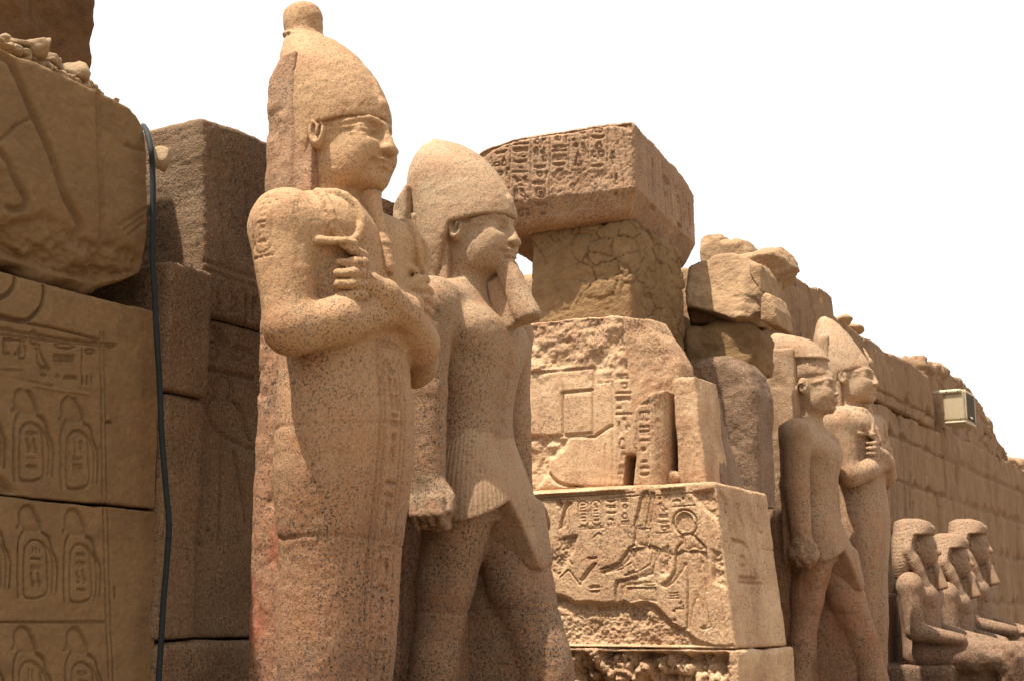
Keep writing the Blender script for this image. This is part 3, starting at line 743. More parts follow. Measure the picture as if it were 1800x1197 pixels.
    f.chain([(.20, 0, 3.62), (.235, 0, 3.50), (.285, 0, 3.34), (.315, 0, 3.20)], [.040, .038, .040, .042], .02)
    f.slab((.16, 0, 3.48), (.09, .034, .17), .01, .03)
    f.F = (f.F+.0015*np.sin(f.ax[2][None, None, :]*150)).astype(np.float32)
    V, Q = f.mesh(); V = displace(V, Q, .004, 20, 3, 3); link_mesh('beard', V, Q, mat, root)
    # back pillar
    f = Field((-.62, -.48, -.02), (.1, .48, 4.75), h*1.3)
    f.slab((-.235, 0, 2.22), (.09, .27, 2.23), .015, .01)
    f.slab((-.14, 0, 2.1), (.12, .25, 2.1), .02, .01); f.slab((-.15, 0, 1.5), (.13, .29, 1.52), .02, .05)
    f.plane((-.325, 0, 4.30), (-.9, 0, .42), .02)
    V, Q = f.mesh(); V = displace(V, Q, .018, 2.2, 25, 5); V = displace(V, Q, .006, 16, 28, 3)
    V = wear(V, Q, 9, .010); link_mesh('back_pillar', V, Q, pmat, root)
    f = Field((-.85, -.75, -.42), (1.05, .75, .03), .03); f.slab((.1, 0, -.17), (.85, .62, .18), .03, .01)
    V, Q = f.mesh(); V = displace(V, Q, .02, 4, 5, 4); link_mesh('plinth', V, Q, pmat, root)
    return root
def striding(loc, h, label, mat, kmat, pmat, group, broken=False, scale=1.0):
    root = thing('colossal_statue', loc, label, 'statue', group); root.scale = (scale,)*3
    f = Field((-.55, -1.0, 0), (1.35, 1.0, 4.42), h)
    f.loft([(2.02, .25, .40, .03), (2.3, .25, .385, .03), (2.55, .215, .335, .03), (2.72, .205, .315, .03), (2.95, .235, .36, .03), (3.15, .265, .42, .03),
            (3.32, .26, .45, .0), (3.46, .19, .40, -.04), (3.6, .13, .26, -.06)], .05, n=2.15)
    for y in (-1, 1):
        f.ell((-.01, y*.50, 3.36), (.175, .185, .19), .07)
        f.ell((.15, y*.21, 3.22), (.125, .21, .15), .08)
        f.ell((-.04, y*.33, 3.47), (.13, .28, .09), .08)
        f.cone((-.01, y*.525, 3.34), (-.02, y*.555, 2.80), .16, .132, .04)
        f.cone((-.02, y*.555, 2.80), (.02, y*.575, 2.26), .142, .108, .03)
        hz = (.04, y*.575, 2.10)
        f.ell(hz, (.175, .115, .165), .05)
        if broken and y < 0:
            f.plane((.20, -.66, 2.1), (1, -.2, .1), .01) if False else f.ell((.20, -.72, 2.16), (.15, .12, .15), .02, 'sub')
        else:
            for i in range(4):
                x = .17-.062*i
                f.chain([(x, y*.665, 2.12), (x+.01, y*.685, 2.03), (x, y*.63, 1.965), (x-.005, y*.56, 1.975)], [.034, .033, .03, .026], .006)
            f.chain([(.12, y*.55, 2.2), (.20, y*.60, 2.13), (.215, y*.64, 2.05)], [.035, .033, .028], .01)
        f.slab((-.12, y*.40, 2.75), (.09, .14, .75), .03, .05)      # stone left between arm and body
    f.ell((.245, -.0, 2.66), (.03, .022, .034), .02, 'sub')          # navel
    f.chain([(.285, 0, 3.1), (.262, 0, 2.95), (.24, 0, 2.75)], .010, .05, 'sub')
    # legs: the right one straight down, the left one stepping forward
    f.chain([(.02, -.20, 2.05), (-.07, -.205, 1.62), (-.14, -.21, 1.18), (-.16, -.21, 1.05), (-.20, -.21, .75), (-.22, -.21, .28)], [.225, .185, .15, .145, .15, .10], .05)
    f.chain([(.08, .20, 2.05), (.24, .205, 1.62), (.40, .21, 1.18), (.43, .21, 1.05), (.50, .21, .75), (.62, .21, .28)], [.235, .215, .175, .165, .165, .10], .06)
    f.ell((-.06, -.21, 1.10), (.06, .10, .12), .05); f.ell((.53, .21, 1.10), (.07, .10, .12), .05)
    for x, y in ((-.20, -.21), (.62, .21)):
        f.slab((x+.17, y, .09), (.33, .125, .09), .07, .08)
        for i in range(5): f.cone((x+.38, y-.10+.05*i, .06), (x+.53-.02*abs(i-1), y-.10+.05*i, .05), .034, .03, .01)
    f.slab((.02, .10, .95), (.34, .05, .97), .02, .02)              # web of stone joining the legs
    head_sdf(f, worn=.0 if not broken else 0)
    if not broken:
        r = Rel(-.25, .25, 2.9, 3.6, .006); oval = arc(0, 3.40, .05, .05, 0, 180)+arc(0, 3.18, .05, .04, 180, 360); oval.append(oval[0])
        r.line(oval, .012, .008, raw=True); r.ring((.0, 3.47), .05, .014, .012, raw=True); column(r, ((-.035, 3.42), (.035, 3.42)), ((-.035, 3.16), (.035, 3.16)), 3, .010, .008)
        f.emboss(r, 'y', lambda X, Y, Z: Y < -.5)
    V, Q = f.mesh()
    V = displace(V, Q, .008, 2.0, 6, 5); V = displace(V, Q, .0028, 24, 9, 3)
    a = sstep(.15, .05, np.hypot(V[:, 1]+.60, V[:, 2]-1.93)); V = displace(V, Q, .05, 9, 41, 4, where=a)
    if broken:
        a = sstep(.30, .15, np.linalg.norm(V-np.array([.30, 0, 3.90]), axis=1)); V = displace(V, Q, .045, 8, 44, 4, where=a)
    V = wear(V, Q, 13, .0025 if not broken else .008, ((1.46, .05, .0, .009),))
    if broken: V = displace(V, Q, .03, 14, 47, 4, where=sstep(.22, .12, np.linalg.norm(V-np.array([.10, -.66, 2.14]), axis=1)))
    link_mesh('body', V, Q, mat, root)
    # pleated kilt with its hanging front panel
    f = Field((-.45, -.62, 1.5), (.75, .62, 2.75), h)
    f.loft([(1.62, .37, .47, .09), (1.9, .35, .455, .08), (2.2, .305, .43, .06), (2.42, .248, .372, .04), (2.56, .214, .333, .03), (2.64, .195, .31, .03)], .02, n=2.3)
    f.put(lambda X, Y, Z: np.maximum(Z-np.where(Y < -.15, 2.14-(-.15-Y)*.50, np.maximum(2.14-(Y+.15)*1.9, 1.74)), .0*X-.02+np.where(Y < -.05, 0, 0)), (-.5, -.62, 1.5), (.75, .62, 2.2), .008, 'sub')
    f.put(lambda X, Y, Z: np.maximum(Z-(2.1-(Y-.34)*1.3), .34-Y), (-.5, .3, 1.5), (.75, .62, 2.2), .008, 'sub')
    f.slab((.375, .17, 1.95), (.04, .11, .20), .02, .10, rot=(0, -.14, 0))
    V, Q = f.mesh(); V = displace(V, Q, .006, 3, 16, 4)
    V = displace(V, Q, .02, 10, 17, 3, where=sstep(1.80, 1.72, V[:, 2]))
    link_mesh('kilt', V, Q, kmat, root)
    f = Field((-.66, -.42, 3.36), (.48, .42, 4.95), h)
    f.loft([(3.42, .26, .22, -.20), (3.56, .28, .23, -.19), (3.72, .32, .26, -.16), (3.88, .36, .29, -.11), (4.04, .385, .30, -.08), (4.16, .385, .295, -.10), (4.30, .36, .285, -.14), (4.43, .31, .265, -.18),
            (4.54, .235, .215, -.22), (4.62, .14, .14, -.255), (4.675, .03, .05, -.29)], .02)
    f.put(lambda X, Y, Z: np.maximum(Z-(3.99+.22*np.clip(X-.02, -1, 1)), (-.02-X)-.34*np.clip(4.0-Z, 0, 1)), (-.3, -.42, 3.3), (.48, .42, 4.12), .006, 'sub')
    if broken:
        X, Y, Z = f.ax[0][:, None, None], f.ax[1][None, :, None], f.ax[2][None, None, :]
        cut = ((X+.02)*.9-(Z-4.22)*.0+(0*Y)).astype(np.float32)
        f.F = np.maximum(f.F, np.minimum(f.F+.045*(Z < 4.27)*(Z > 4.0)*(X > -.2), 1)).astype(np.float32)
        f.plane((-.1, 0, 4.55), (.25, 0, 1), .03)
    else:
        f.chain([(.292, 0, 4.06), (.292, 0, 4.13), (.268, 0, 4.20), (.235, .0, 4.27)], [.014, .020, .014, .010], .012)
        f.ell((.285, 0, 4.15), (.022, .034, .045), .012)
    V, Q = f.mesh(); V = displace(V, Q, .006, 3, 15, 4); V = displace(V, Q, .003, 24, 18, 3)
    if broken: V = displace(V, Q, .035, 7, 33, 4, where=sstep(4.34, 4.26, V[:, 2]))
    V = wear(V, Q, 7, .002); link_mesh('crown', V, Q, mat, root)
    if not broken:      # the ceremonial beard juts forward to a square broken end
        f = Field((.1, -.2, 3.0), (.7, .2, 3.85), h)
        f.cone((.26, 0, 3.72), (.42, 0, 3.36), .055, .085, .02)
        f.slab((.345, 0, 3.50), (.06, .065, .24), .02, .03, rot=(0, -.42, 0))
        f.slab((.29, 0, 3.42), (.12, .045, .22), .01, .02, rot=(0, -.25, 0))
        f.plane((.42, 0, 3.32), (.35, 0, -1), .01)
        V, Q = f.mesh(); V = displace(V, Q, .006, 8, 3, 3); link_mesh('beard', V, Q, mat, root)
    f = Field((-.72, -.50, -.02), (.2, .50, 4.75), h*1.3)
    f.slab((-.42, 0, 2.22), (.055, .28, 2.26), .02, .01); f.slab((-.24, 0, 2.05), (.18, .24, 2.05), .02, .01)
    f.plane((-.44, 0, 4.22), (-.75, 0, .5), .03)
    if broken: f.slab((-.24, 0, 2.2), (.17, .31, 2.22), .03, .02)
    if broken: f.plane((-.2, 0, 4.40), (.1, 0, 1), .03)
    V, Q = f.mesh(); V = displace(V, Q, .018, 2.2, 25, 5); V = displace(V, Q, .006, 16, 28, 3)
    V = wear(V, Q, 9, .010); link_mesh('back_pillar', V, Q, pmat, root)
    f = Field((-.85, -.75, -.42), (1.55, .75, .03), .03); f.slab((.32, 0, -.17), (1.05, .62, .18), .03, .01)
    V, Q = f.mesh(); V = displace(V, Q, .02, 4, 5, 4); link_mesh('plinth', V, Q, pmat, root)
    return root
GS = 'colossal granite kings standing in a row before the wall'
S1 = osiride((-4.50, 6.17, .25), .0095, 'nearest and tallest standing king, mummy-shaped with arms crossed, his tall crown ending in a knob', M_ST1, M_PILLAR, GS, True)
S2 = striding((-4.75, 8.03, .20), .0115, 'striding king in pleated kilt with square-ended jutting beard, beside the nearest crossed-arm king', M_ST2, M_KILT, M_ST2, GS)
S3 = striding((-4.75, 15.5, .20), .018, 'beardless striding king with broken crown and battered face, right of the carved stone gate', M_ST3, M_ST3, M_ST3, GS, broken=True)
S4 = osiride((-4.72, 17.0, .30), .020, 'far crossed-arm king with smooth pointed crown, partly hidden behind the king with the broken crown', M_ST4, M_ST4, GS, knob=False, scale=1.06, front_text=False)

# ------------------------------------------------------------------ seated statues
def seated(loc, label, mat, seed, scale=1.0, slim=0, h=.017):
    root = thing('seated_statue', loc, label, 'statue', 'seated granite kings in striped headcloths'); root.scale = (scale,)*3
    f = Field((-.5, -.72, .2), (1.6, .72, 2.85), h)
    f.loft([(1.25, .25, .36, 0), (1.5, .22, .32, .0), (1.8, .23, .38, .0), (2.0, .23, .44, 0), (2.14, .17, .40, -.03), (2.25, .12, .22, -.04)], .05)
    for y in (-1, 1):
        f.ell((0, y*.44, 2.07), (.155, .15, .16), .06); f.ell((.12, y*.19, 1.96), (.12, .18, .13), .06)
        f.cone((0, y*.47, 2.03), (.05, y*.50, 1.56), .13, .105, .05)
        f.cone((.05, y*.50, 1.55), (.52, y*.36, 1.46), .105, .075, .04)
        f.cone((.05, y*.22, 1.27), (1.02, y*.22, 1.27), .205, .165, .06)
        if y > 0 or seed > 0:
            f.ell((.68, y*.30, 1.44), (.16, .075, .04), .03)
            for i in range(4): f.cone((.78, y*.30-.055+.036*i, 1.445), (.95-.02*abs(i-1), y*.30-.055+.036*i, 1.425), .02, .017, .006)
        f.cone((1.03, y*.22, 1.24), (.98, y*.22, .45), .165, .11, .05)
        f.slab((1.12, y*.22, .30), (.25, .1, .08), .05, .05)
    f.slab((.45, 0, 1.2), (.5, .2, .16), .05, .05)
    f.ell((.03, 0, 2.52), (.20, .165, .24), .03); f.ell((.10, 0, 2.44), (.145, .13, .16), .05)
    f.cone((-.03, 0, 2.4), (-.04, 0, 2.15), .12, .15, .05)
    f.cone((.215, 0, 2.56), (.268, 0, 2.455), .016, .026, .02)
    f.ell((.228, 0, 2.405), (.022, .055, .012), .012); f.ell((.224, 0, 2.382), (.022, .046, .012), .012)
    for y in (-1, 1):
        f.ell((.235, y*.07, 2.525), (.04, .058, .03), .02, 'sub'); f.ell((.19, y*.07, 2.522), (.026, .044, .017), .01)
        f.chain([(.215, y*.02, 2.57), (.21, y*.07, 2.582), (.165, y*.13, 2.565)], .010, .01)
        f.ell((.03, y*.185, 2.53), (.045, .03, .075), .015); f.ell((.045, y*.21, 2.535), (.022, .02, .045), .01, 'sub')
    V, Q = f.mesh(); V = displace(V, Q, .010, 2.6, 6+seed, 5); V = displace(V, Q, .003, 24, 9, 3)
    V = displace(V, Q, .06, 5, 41+seed, 4, where=sstep(.5, .8, V[:, 0])*sstep(.0, -.2, V[:, 1]))
    link_mesh('body', V, Q, mat, root)
    f = Field((-.42, -.55, 1.78), (.36, .55, 2.95), h*.8)     # striped headcloth
    X, Y, Z = f.ax[0][:, None, None], f.ax[1][None, :, None], f.ax[2][None, None, :]
    f.loft([(2.16, .10, .40, -.12), (2.32, .15, .43, -.10), (2.45, .19, .41, -.07), (2.6, .225, .355, -.04), (2.72, .225, .29, -.02), (2.79, .215, .25, -.025), (2.84, .18, .21, -.04), (2.87, .10, .12, -.05)], .02, n=2.8)
    f.put(lambda X, Y, Z: np.maximum(np.maximum(Z-(2.66+.10*np.clip(X, -1, 1)), .045-X-.16*(2.66-Z)), np.abs(Y)-.6), (0, -.55, 2.0), (.36, .55, 2.75), .01, 'sub')
    for y in (-1, 1):
        f.cone((.04, y*.30, 2.34), (.185, y*.18, 1.90), .105, .085, .03, flat=(.62, 1.15, 1))
        f.cone((-.02, y*.34, 2.46), (.08, y*.29, 2.24), .11, .10, .03, flat=(.6, 1, 1))
    f.ell((.20, 0, 2.74), (.035, .03, .05), .015); f.cone((.21, 0, 2.72), (.05, 0, 2.86), .014, .012, .01)
    f.F = (f.F+.0030*np.sin((Z*1.0+np.abs(Y)*.55-X*.25)*170)).astype(np.float32)
    V, Q = f.mesh(); V = displace(V, Q, .005, 4, 7+seed, 4)
    link_mesh('headcloth', V, Q, mat, root)
    f = Field((.05, -.12, 1.85), (.5, .12, 2.45), h*.8)
    f.cone((.20, 0, 2.34), (.285, 0, 2.06), .042, .062, .02); f.slab((.17, 0, 2.14), (.10, .03, .14), .01, .02); f.plane((.28, 0, 2.03), (.3, 0, -1), .01)
    V, Q = f.mesh(); link_mesh('beard', V, Q, mat, root)
    f = Field((-.62, -.62, -.05), (1.6, .62, 2.2), .03)
    f.slab((-.02, 0, .62), (.47, .50, .55), .03, .02); f.slab((-.46, 0, 1.0), (.12, .34, 1.0), .03, .02); f.slab((.45, 0, .1), (1.02, .52, .12), .03, .02)
    f.slab((.7, 0, .7), (.3, .16, .5), .05, .03)
    V, Q = f.mesh(); V = displace(V, Q, .05, 3.5, 25+seed, 5, where=sstep(-.1, .4, V[:, 0])+.3); V = displace(V, Q, .008, 14, 28, 3)
    link_mesh('throne', V, Q, mat, root)
    return root
seated((-4.50, 19.1, -.25), 'nearest seated king with flat-topped headcloth and broken right hand, first of the three', M_SEAT, 0, 1.1)
seated((-4.42, 20.8, -.27), 'middle seated king, his headcloth rising between those of his two neighbours', M_SEAT, 1, 1.07)
seated((-4.44, 22.2, -.27), 'farthest seated king with rounded headcloth and long beard jutting clear of the chest', M_SEAT, 2, 1.17)

# ------------------------------------------------------------------ brown sandstone wall at the left
XL = -5.28
def Z2(x, y): return PX(x/1.996, 597+y/1.996, XL)      # enlargements of the photograph used while measuring
def Z1(x, y): return PX(x/1.996, y/1.996, XL)
lw = thing('carved_wall', (XL-.6, 4.8, 0), 'brown sandstone wall at the left edge carved with rows of bound captives on name rings', 'wall')
rl = Rel(3.4, 5.75, .0, 3.3, .004, Z2)
_l, _c = rl.line, rl.curve
rl.line = lambda p, w=.022, d=.014, raw=False: _l(p, w*.82, d*1.7, raw)
def captive(dx, dy, full=True):
    T = lambda p: [(a+dx, b+dy) for a, b in p]
    rl.curve(T([(212, 275), (222, 262), (220, 240), (224, 215), (245, 198), (268, 205), (285, 235), (298, 265), (300, 292)]), .020, .013)
    rl.curve(T([(240, 282), (226, 300), (217, 335), (216, 400), (215, 470), (218, 522)]), .020, .012)
    rl.curve(T([(302, 292), (325, 310), (335, 350), (350, 385), (356, 420), (352, 500)]), .022, .013)
    rl.curve(T([(305, 330), (330, 365), (340, 420), (335, 500)]), .016, .010)
    rl.curve(T([(240, 345), (236, 400), (236, 470), (240, 515), (262, 522), (290, 520), (318, 500), (318, 420), (312, 350), (290, 322), (260, 322), (240, 345)]), .015, .011)
    rl.sunk(T([(222, 262), (222, 222), (245, 200), (268, 207), (285, 237), (298, 268), (290, 290), (250, 290), (238, 280)]), .014, .016, .15)
    k = int(dx*7+dy*3) % 1000; rnd = random.Random(k)
    column(rl, (Z2(252+dx, 340+dy), Z2(305+dx, 345+dy)), (Z2(252+dx, 505+dy), Z2(305+dx, 508+dy)), k, .012, .010)
for dx, dy in ((0, 0), (-165, -28), (-335, -55), (8, 397), (-155, 383), (-320, 370), (15, 812), (-172, 808), (-340, 805)): captive(dx, dy)
for x in (0, 17): rl.line([(362+x, -20), (368+x, 300), (374+x, 640), (384+x, 1000), (390+x, 1210), (400+x, 1500)], .016, .012)
rl.line([(-300, 85), (0, 130), (170, 160), (320, 182)], .022, .014); rl.line([(-300, 100), (0, 143), (200, 176), (318, 192)], .014, -.006)
rl.line([(-300, 985), (0, 990), (378, 990)], .016, .012)
rl.line([(-300, -70), (0, -35), (250, 2), (430, 22)], .018, .012); rl.line([(-300, -50), (0, -18), (250, 12), (420, 30)], .014, .010)
rl.curve([(372, 180), (368, 360), (350, 385)], .014, .01)
for g_, x, y, w_, h_ in (('mouth', 190, 40, 80, 40), ('bars', 185, 80, 85, 36), ('reed', 275, 118, 30, 90), ('eye', 300, 62, 46, 44), ('bird', 118, 125, 62, 120), ('loaf', 190, 142, 32, 34),
                        ('water', 225, 150, 50, 40), ('ticks', 280, 162, 60, 42), ('house', 10, 62, 70, 80), ('jar', 60, 70, 40, 70), ('slab', 0, 112, 90, 18)):
    a = np.array(Z2(x, y)); b = np.array(Z2(x+w_, y+w_*.05)); c_ = np.array(Z2(x, y-h_)); glyph(rl, g_, a, b-a, c_-a, .015, .012)
rl.line([(415, 870), (418, 905)], .02, .02); rl.line([(385, 290), (408, 292)], .02, .018)
rl.poly([(-50, 470), (10, 490), (60, 540), (0, 560), (-50, 555)], .03, .02, rough=True, jag=.01)
for pts in ([(55, 945), (52, 1000), (20, 1040), (-10, 1045)], [(158, 975), (152, 1060), (120, 1108), (80, 1128), (-10, 1105)]):
    rl.curve([Z1(*p) for p in pts], .03, .022, raw=True)
rl.line([Z1(0, 1118), Z1(180, 1150), Z1(350, 1192)], .018, .014, raw=True)
rl.curve([Z1(0, 1150), Z1(60, 1165), Z1(90, 1197)], .016, .012, raw=True); rl.ring(Z1(120, 1185), .03, .014, .012, raw=True)
def lean_edge(z0, z1, y_, k=.025):
    def w(V):
        V = V.copy(); m = sstep(y_-.7, y_, V[:, 1]); V[:, 1] -= k*(V[:, 2])*m; return V
    return w
block('stone_course', (XL-.9, XL), (4.1, 5.72), (2.17, 3.22), M_SBROWN, .0052, .012, .010, 3, 11, relX=rl, chip=.03, parent=None, warp=lean_edge(0, 3, 5.7), rres=(4, 1, 1)).parent = lw
block('stone_course', (XL-.9, XL+.004), (4.1, 5.74), (.0, 2.162), M_SBROWN, .0052, .012, .010, 3, 12, relX=rl, chip=.012, warp=lean_edge(0, 3, 5.7), rres=(4, 1, 1)).parent = lw
for ch_ in lw.children: ch_.location = -Vector(lw.location)
# the big loose block on top
r1 = Rel(3.2, 5.9, 3.0, 4.8, .006, lambda x, y: PX(x/1.996, y/1.996, -5.27))
r1.curve([(-40, 190), (20, 205), (55, 260), (95, 350), (125, 420), (160, 500), (195, 590), (225, 680), (262, 740), (288, 790), (283, 840)], .05, .035)
r1.curve([(75, 300), (110, 390), (150, 470), (185, 560), (215, 650), (250, 712), (290, 775)], .03, .012)
r1.line([(340, 330), (352, 600), (364, 862)], .022, .018); r1.line([(352, 330), (364, 600), (374, 862)], .016, .012)
r1.curve([(0, 530), (30, 570), (60, 640), (95, 700), (90, 730), (50, 735), (20, 700)], .04, .03)
r1.curve([(-20, 500), (20, 480), (60, 440), (110, 415)], .020, .018); r1.curve([(440, 510), (480, 525), (515, 530)], .02, .014)
for k in range(3): r1.line([(425+k*14, 790+k*18), (470+k*14, 762+k*14), (512, 735+k*22)], .02, .012)
r1.poly([(-60, 745), (100, 770), (160, 760), (230, 800), (290, 840), (360, 860), (420, 850), (530, 900), (530, 1100), (-60, 1100)], .02, .03, rough=True, jag=.02)
r1.poly([(-60, 590), (30, 620), (40, 700), (20, 750), (-60, 750)], .05, .03, rough=True, jag=.02)
L1P = [PX(a, b, -5.27) for a, b in ((-90, 40), (0, 84), (30, 100), (65, 108), (100, 124), (150, 150), (200, 172), (230, 188), (245, 205), (255, 225), (260, 280), (262, 450), (258, 478), (200, 507), (175, 508), (120, 488), (60, 468), (0, 452), (-90, 430))]
tag(prism('sandstone_block', L1P, 'X', -5.27, 1.1, M_SBROWN, .011, .03, .012, 3, 21, rel=r1, rough=.07, cuts=(((-5.27, 0, 3.47), (.80, 0, -.60)), ((-5.27, 0, 3.62), (.97, .0, -.22))),
          where=lambda b: 1+5*sstep(3.55, 3.4, b[:, 2])), 'large brown sandstone block with broken underside, resting on the carved wall', 'stone block')
L0P = [PX(a, b, -5.75) for a, b in ((-60, -120), (160, -120), (163, 20), (166, 60), (164, 110), (163, 150), (150, 190), (-60, 190))]
tag(prism('sandstone_block', [(y_, z_) for y_, z_ in L0P], 'X', -5.75, 1.4, M_SDARK, .018, .06, .07, 2.6, 23, ridge=.05, rsc=2.2), 'dark rough boulder-like block at the top left corner, above the brown block', 'stone block')
# rubble lying on the ledge
rnd = random.Random(4)
def onX(px, py, X): y_, z_ = PX(px, py, X); return (X, y_, z_)
BIG = [((55, 88), (.10, .24, .10), 1), ((25, 78), (.10, .13, .05), 2), ((84, 104), (.08, .10, .05), 3), ((128, 128), (.10, .12, .10), 4), ((100, 108), (.05, .06, .05), 5), ((110, 120), (.05, .05, .04), 6), ((152, 146), (.06, .05, .04), 7),
       ((163, 153), (.05, .05, .035), 8), ((172, 160), (.04, .04, .03), 9), ((178, 164), (.03, .03, .02), 10), ((203, 174), (.03, .03, .025), 11), ((6, 66), (.05, .06, .04), 12), ((92, 100), (.04, .05, .04), 13), ((140, 140), (.04, .04, .04), 14)]
for k_ in range(26):
    px__ = 4+k_*6.6+rnd.uniform(-5, 5); BIG.append(((px__, 70+px__*.56+rnd.uniform(-4, 3)), tuple(rnd.uniform(.018, .04)*v_ for v_ in (1, 1.2, .8)), 40+k_))
for (p, rr, k) in BIG:
    rr = tuple(v_*(.72 if k < 20 else 1) for v_ in rr)
    o = rock('loose_stone', onX(p[0], p[1]+3, -5.45 if k < 20 else -5.4), rr, M_DUST, k, 3 if k > 5 else 4, .15, rot=k*1.3, planes=9)
    tag(o, {1: 'largest pale slab of rubble on top of the brown block, near the left edge', 4: 'rounded pale loose stone at the right end of the rubble on the brown block'}.get(k, 'small pale loose stone in the rubble on top of the brown block'), 'stone', 'loose stones on the brown block')

# ------------------------------------------------------------------ granite jamb blocks behind the nearest king
GX = -5.27
rg_ = Rel(5.8, 8.9, .2, 4.6, .007, lambda x, y: PX(x/1.996, y/1.996, GX))
for a, b in (((640, 520), (655, 880)), ((690, 560), (697, 880)), ((780, 600), (790, 900)), ((865, 640), (875, 900)), ((755, 520), (756, 560))): rg_.line([a, b], .022, .012)
rg_.line([(560, 905), (720, 945), (915, 1015)], .02, .01); rg_.line([(700, 910), (915, 985)], .02, .012)
for g_, x, y, w_, h_ in (('tri', 748, 1120, 34, 100), ('ankh', 800, 1140, 50, 110), ('reed', 850, 1130, 30, 100), ('hook', 880, 1120, 30, 80), ('bird', 750, 1200, 70, 60), ('mouth', 830, 1240, 70, 40)):
    a = np.array(rg_.tr(x, y)); b = np.array(rg_.tr(x+w_, y+w_*.2)); c_ = np.array(rg_.tr(x, y-h_)); glyph(rg_, g_, a, b-a, c_-a, .022, .016)
T2 = lambda x, y: (x, y+1194)
rg_.line([T2(570, 160), T2(690, 180), T2(740, 185)], .02, .02)
rg_.curve([T2(775, 205), T2(765, 160), T2(790, 125), T2(820, 135), T2(826, 180), T2(812, 205)], .024, .016)
rg_.curve([T2(765, 200), T2(742, 235), T2(752, 280), T2(790, 325), T2(840, 355), T2(900, 378)], .026, .018)
rg_.curve([T2(830, 210), T2(865, 250), T2(880, 320), T2(890, 350)], .024, .016)
rg_.curve([T2(795, 330), T2(790, 500), T2(782, 720)], .026, .018); rg_.curve([T2(835, 390), T2(860, 520), T2(880, 640)], .026, .018); rg_.line([T2(840, 520), T2(850, 700)], .02, .012)
rg_.line([T2(688, 190), T2(697, 400), T2(705, 620)], .028, .022); rg_.curve([T2(705, 640), T2(700, 700), T2(740, 720), T2(745, 665), T2(760, 700)], .02, .014)
rg_.line([T2(735, 95), T2(900, 130)], .026, .022); rg_.ring(T2(760, 35), .05, .018, .014); rg_.ring(T2(850, 45), .06, .018, .014, e=.6)
gj = 'granite blocks of the jamb behind the nearest king'
def chamf(V):
    V = V.copy(); k = np.clip((V[:, 2]-3.6)/.8, 0, 1)*np.clip((6.25-V[:, 1])/.3, 0, 1); V[:, 0] -= .05*k; return V
tag(block('granite_block', (GX-1.6, GX), (5.93, 8.9), (3.275, 4.43), M_GBLK, .012, .03, .02, 3, 31, relX=rg_, chip=.025, warp=chamf, rres=(3, 1, 1), fine=.005), 'upper granite block with worn vertical lines, its top against the sky behind the nearest king', 'stone block', gj)
tag(block('granite_block', (GX-1.0, GX+.05), (5.63, 5.965), (2.80, 3.50), M_GBLK, .011, .02, .012, 3, 32, chip=.03, rres=(3, 1, 1), fine=.004), 'small upright granite block beside the hose, under the big worn granite block', 'stone block', gj)
tag(block('granite_block', (GX-1.3, GX-.03), (5.972, 7.2), (1.5, 3.268), M_GBLK, .012, .02, .012, 3, 33, relX=rg_, chip=.03, rres=(3, 1, 1), fine=.004), 'dark granite block carved with a standing figure, between hose and nearest king', 'stone block', gj)
tag(block('granite_block', (GX-1.2, GX+.03), (5.66, 5.968), (1.5, 2.79), M_GBLK, .011, .02, .014, 3, 34, chip=.04, rres=(3, 1, 1), fine=.004), 'narrow upright granite block beside the hose, under the small block', 'stone block', gj)
tag(block('granite_block', (GX-1.2, GX+.06), (5.66, 6.9), (0, 1.49), M_GBLK, .014, .03, .02, 3, 35, chip=.06, rres=(3, 1, 1), fine=.005), 'lowest granite block of the jamb at the foot of the hose', 'stone block', gj)
_y, _z = PX(284, 281, -5.28)
o = rock('loose_stone', (-5.28, _y, _z), (.07, .075, .07), M_DUST, 17, 4, .05, .4); tag(o, 'pale wedge stone stuck between the hose and the upper granite block', 'stone')
# hose hanging down the joint
def tube(name, P, r, mat, parent=None, n=12, sub=10):
    P = [np.array(p, float) for p in P]; Q_ = [P[0]]+P+[P[-1]]; C = []
    for i in range(1, len(Q_)-2):
        for t in np.linspace(0, 1, sub, endpoint=False):
            p0, p1, p2, p3 = Q_[i-1:i+3]; C.append(.5*((2*p1)+(-p0+p2)*t+(2*p0-5*p1+4*p2-p3)*t*t+(-p0+3*p1-3*p2+p3)*t**3))
    C.append(P[-1]); C = np.array(C); T = np.gradient(C, axis=0); T /= np.linalg.norm(T, axis=1)[:, None]
    up = np.array([1., 0, 0]); A = np.cross(T, up); A /= np.linalg.norm(A, axis=1)[:, None]+1e-9; B = np.cross(T, A)
    th = np.linspace(0, 2*math.pi, n, endpoint=False)
    V = (C[:, None, :]+r*(np.cos(th)[None, :, None]*A[:, None, :]+np.sin(th)[None, :, None]*B[:, None, :])).reshape(-1, 3)
    m = len(C); I = np.arange(m-1)[:, None]*n; J = np.arange(n)[None, :]; J2 = (J+1) % n
    Qd = np.stack([I+J, I+J2, I+n+J2, I+n+J], -1).reshape(-1, 4); return link_mesh(name, V, Qd, mat, parent)
hp = [(252, 222, -5.5), (258, 232, -5.28), (265, 262, -5.19), (268, 300, -5.19), (269, 360, -5.18), (268, 450, -5.18), (272, 520, -5.17), (276, 600, -5.16), (281, 680, -5.16), (284, 760, -5.15), (291, 850, -5.13), (297, 920, -5.12), (293, 990, -5.13), (287, 1060, -5.14), (283, 1130, -5.14), (279, 1197, -5.14), (276, 1300, -5.1), (280, 1450, -5.0)]
tag(tube('hose', [(x,)+PX(a, b, x) for a, b, x in hp], .0155, M_HOSE), 'dark teal hose hanging down the joint between brown wall and granite blocks', 'hose')
# the wall core behind
tag(block('rubble_core', (-8.2, -6.0), (2.6, 9.4), (0, 4.0), M_SDARK, .06, .1, .08, 2, 41, chip=.1), 'dark rough core of the wall behind the brown and granite blocks', 'wall')

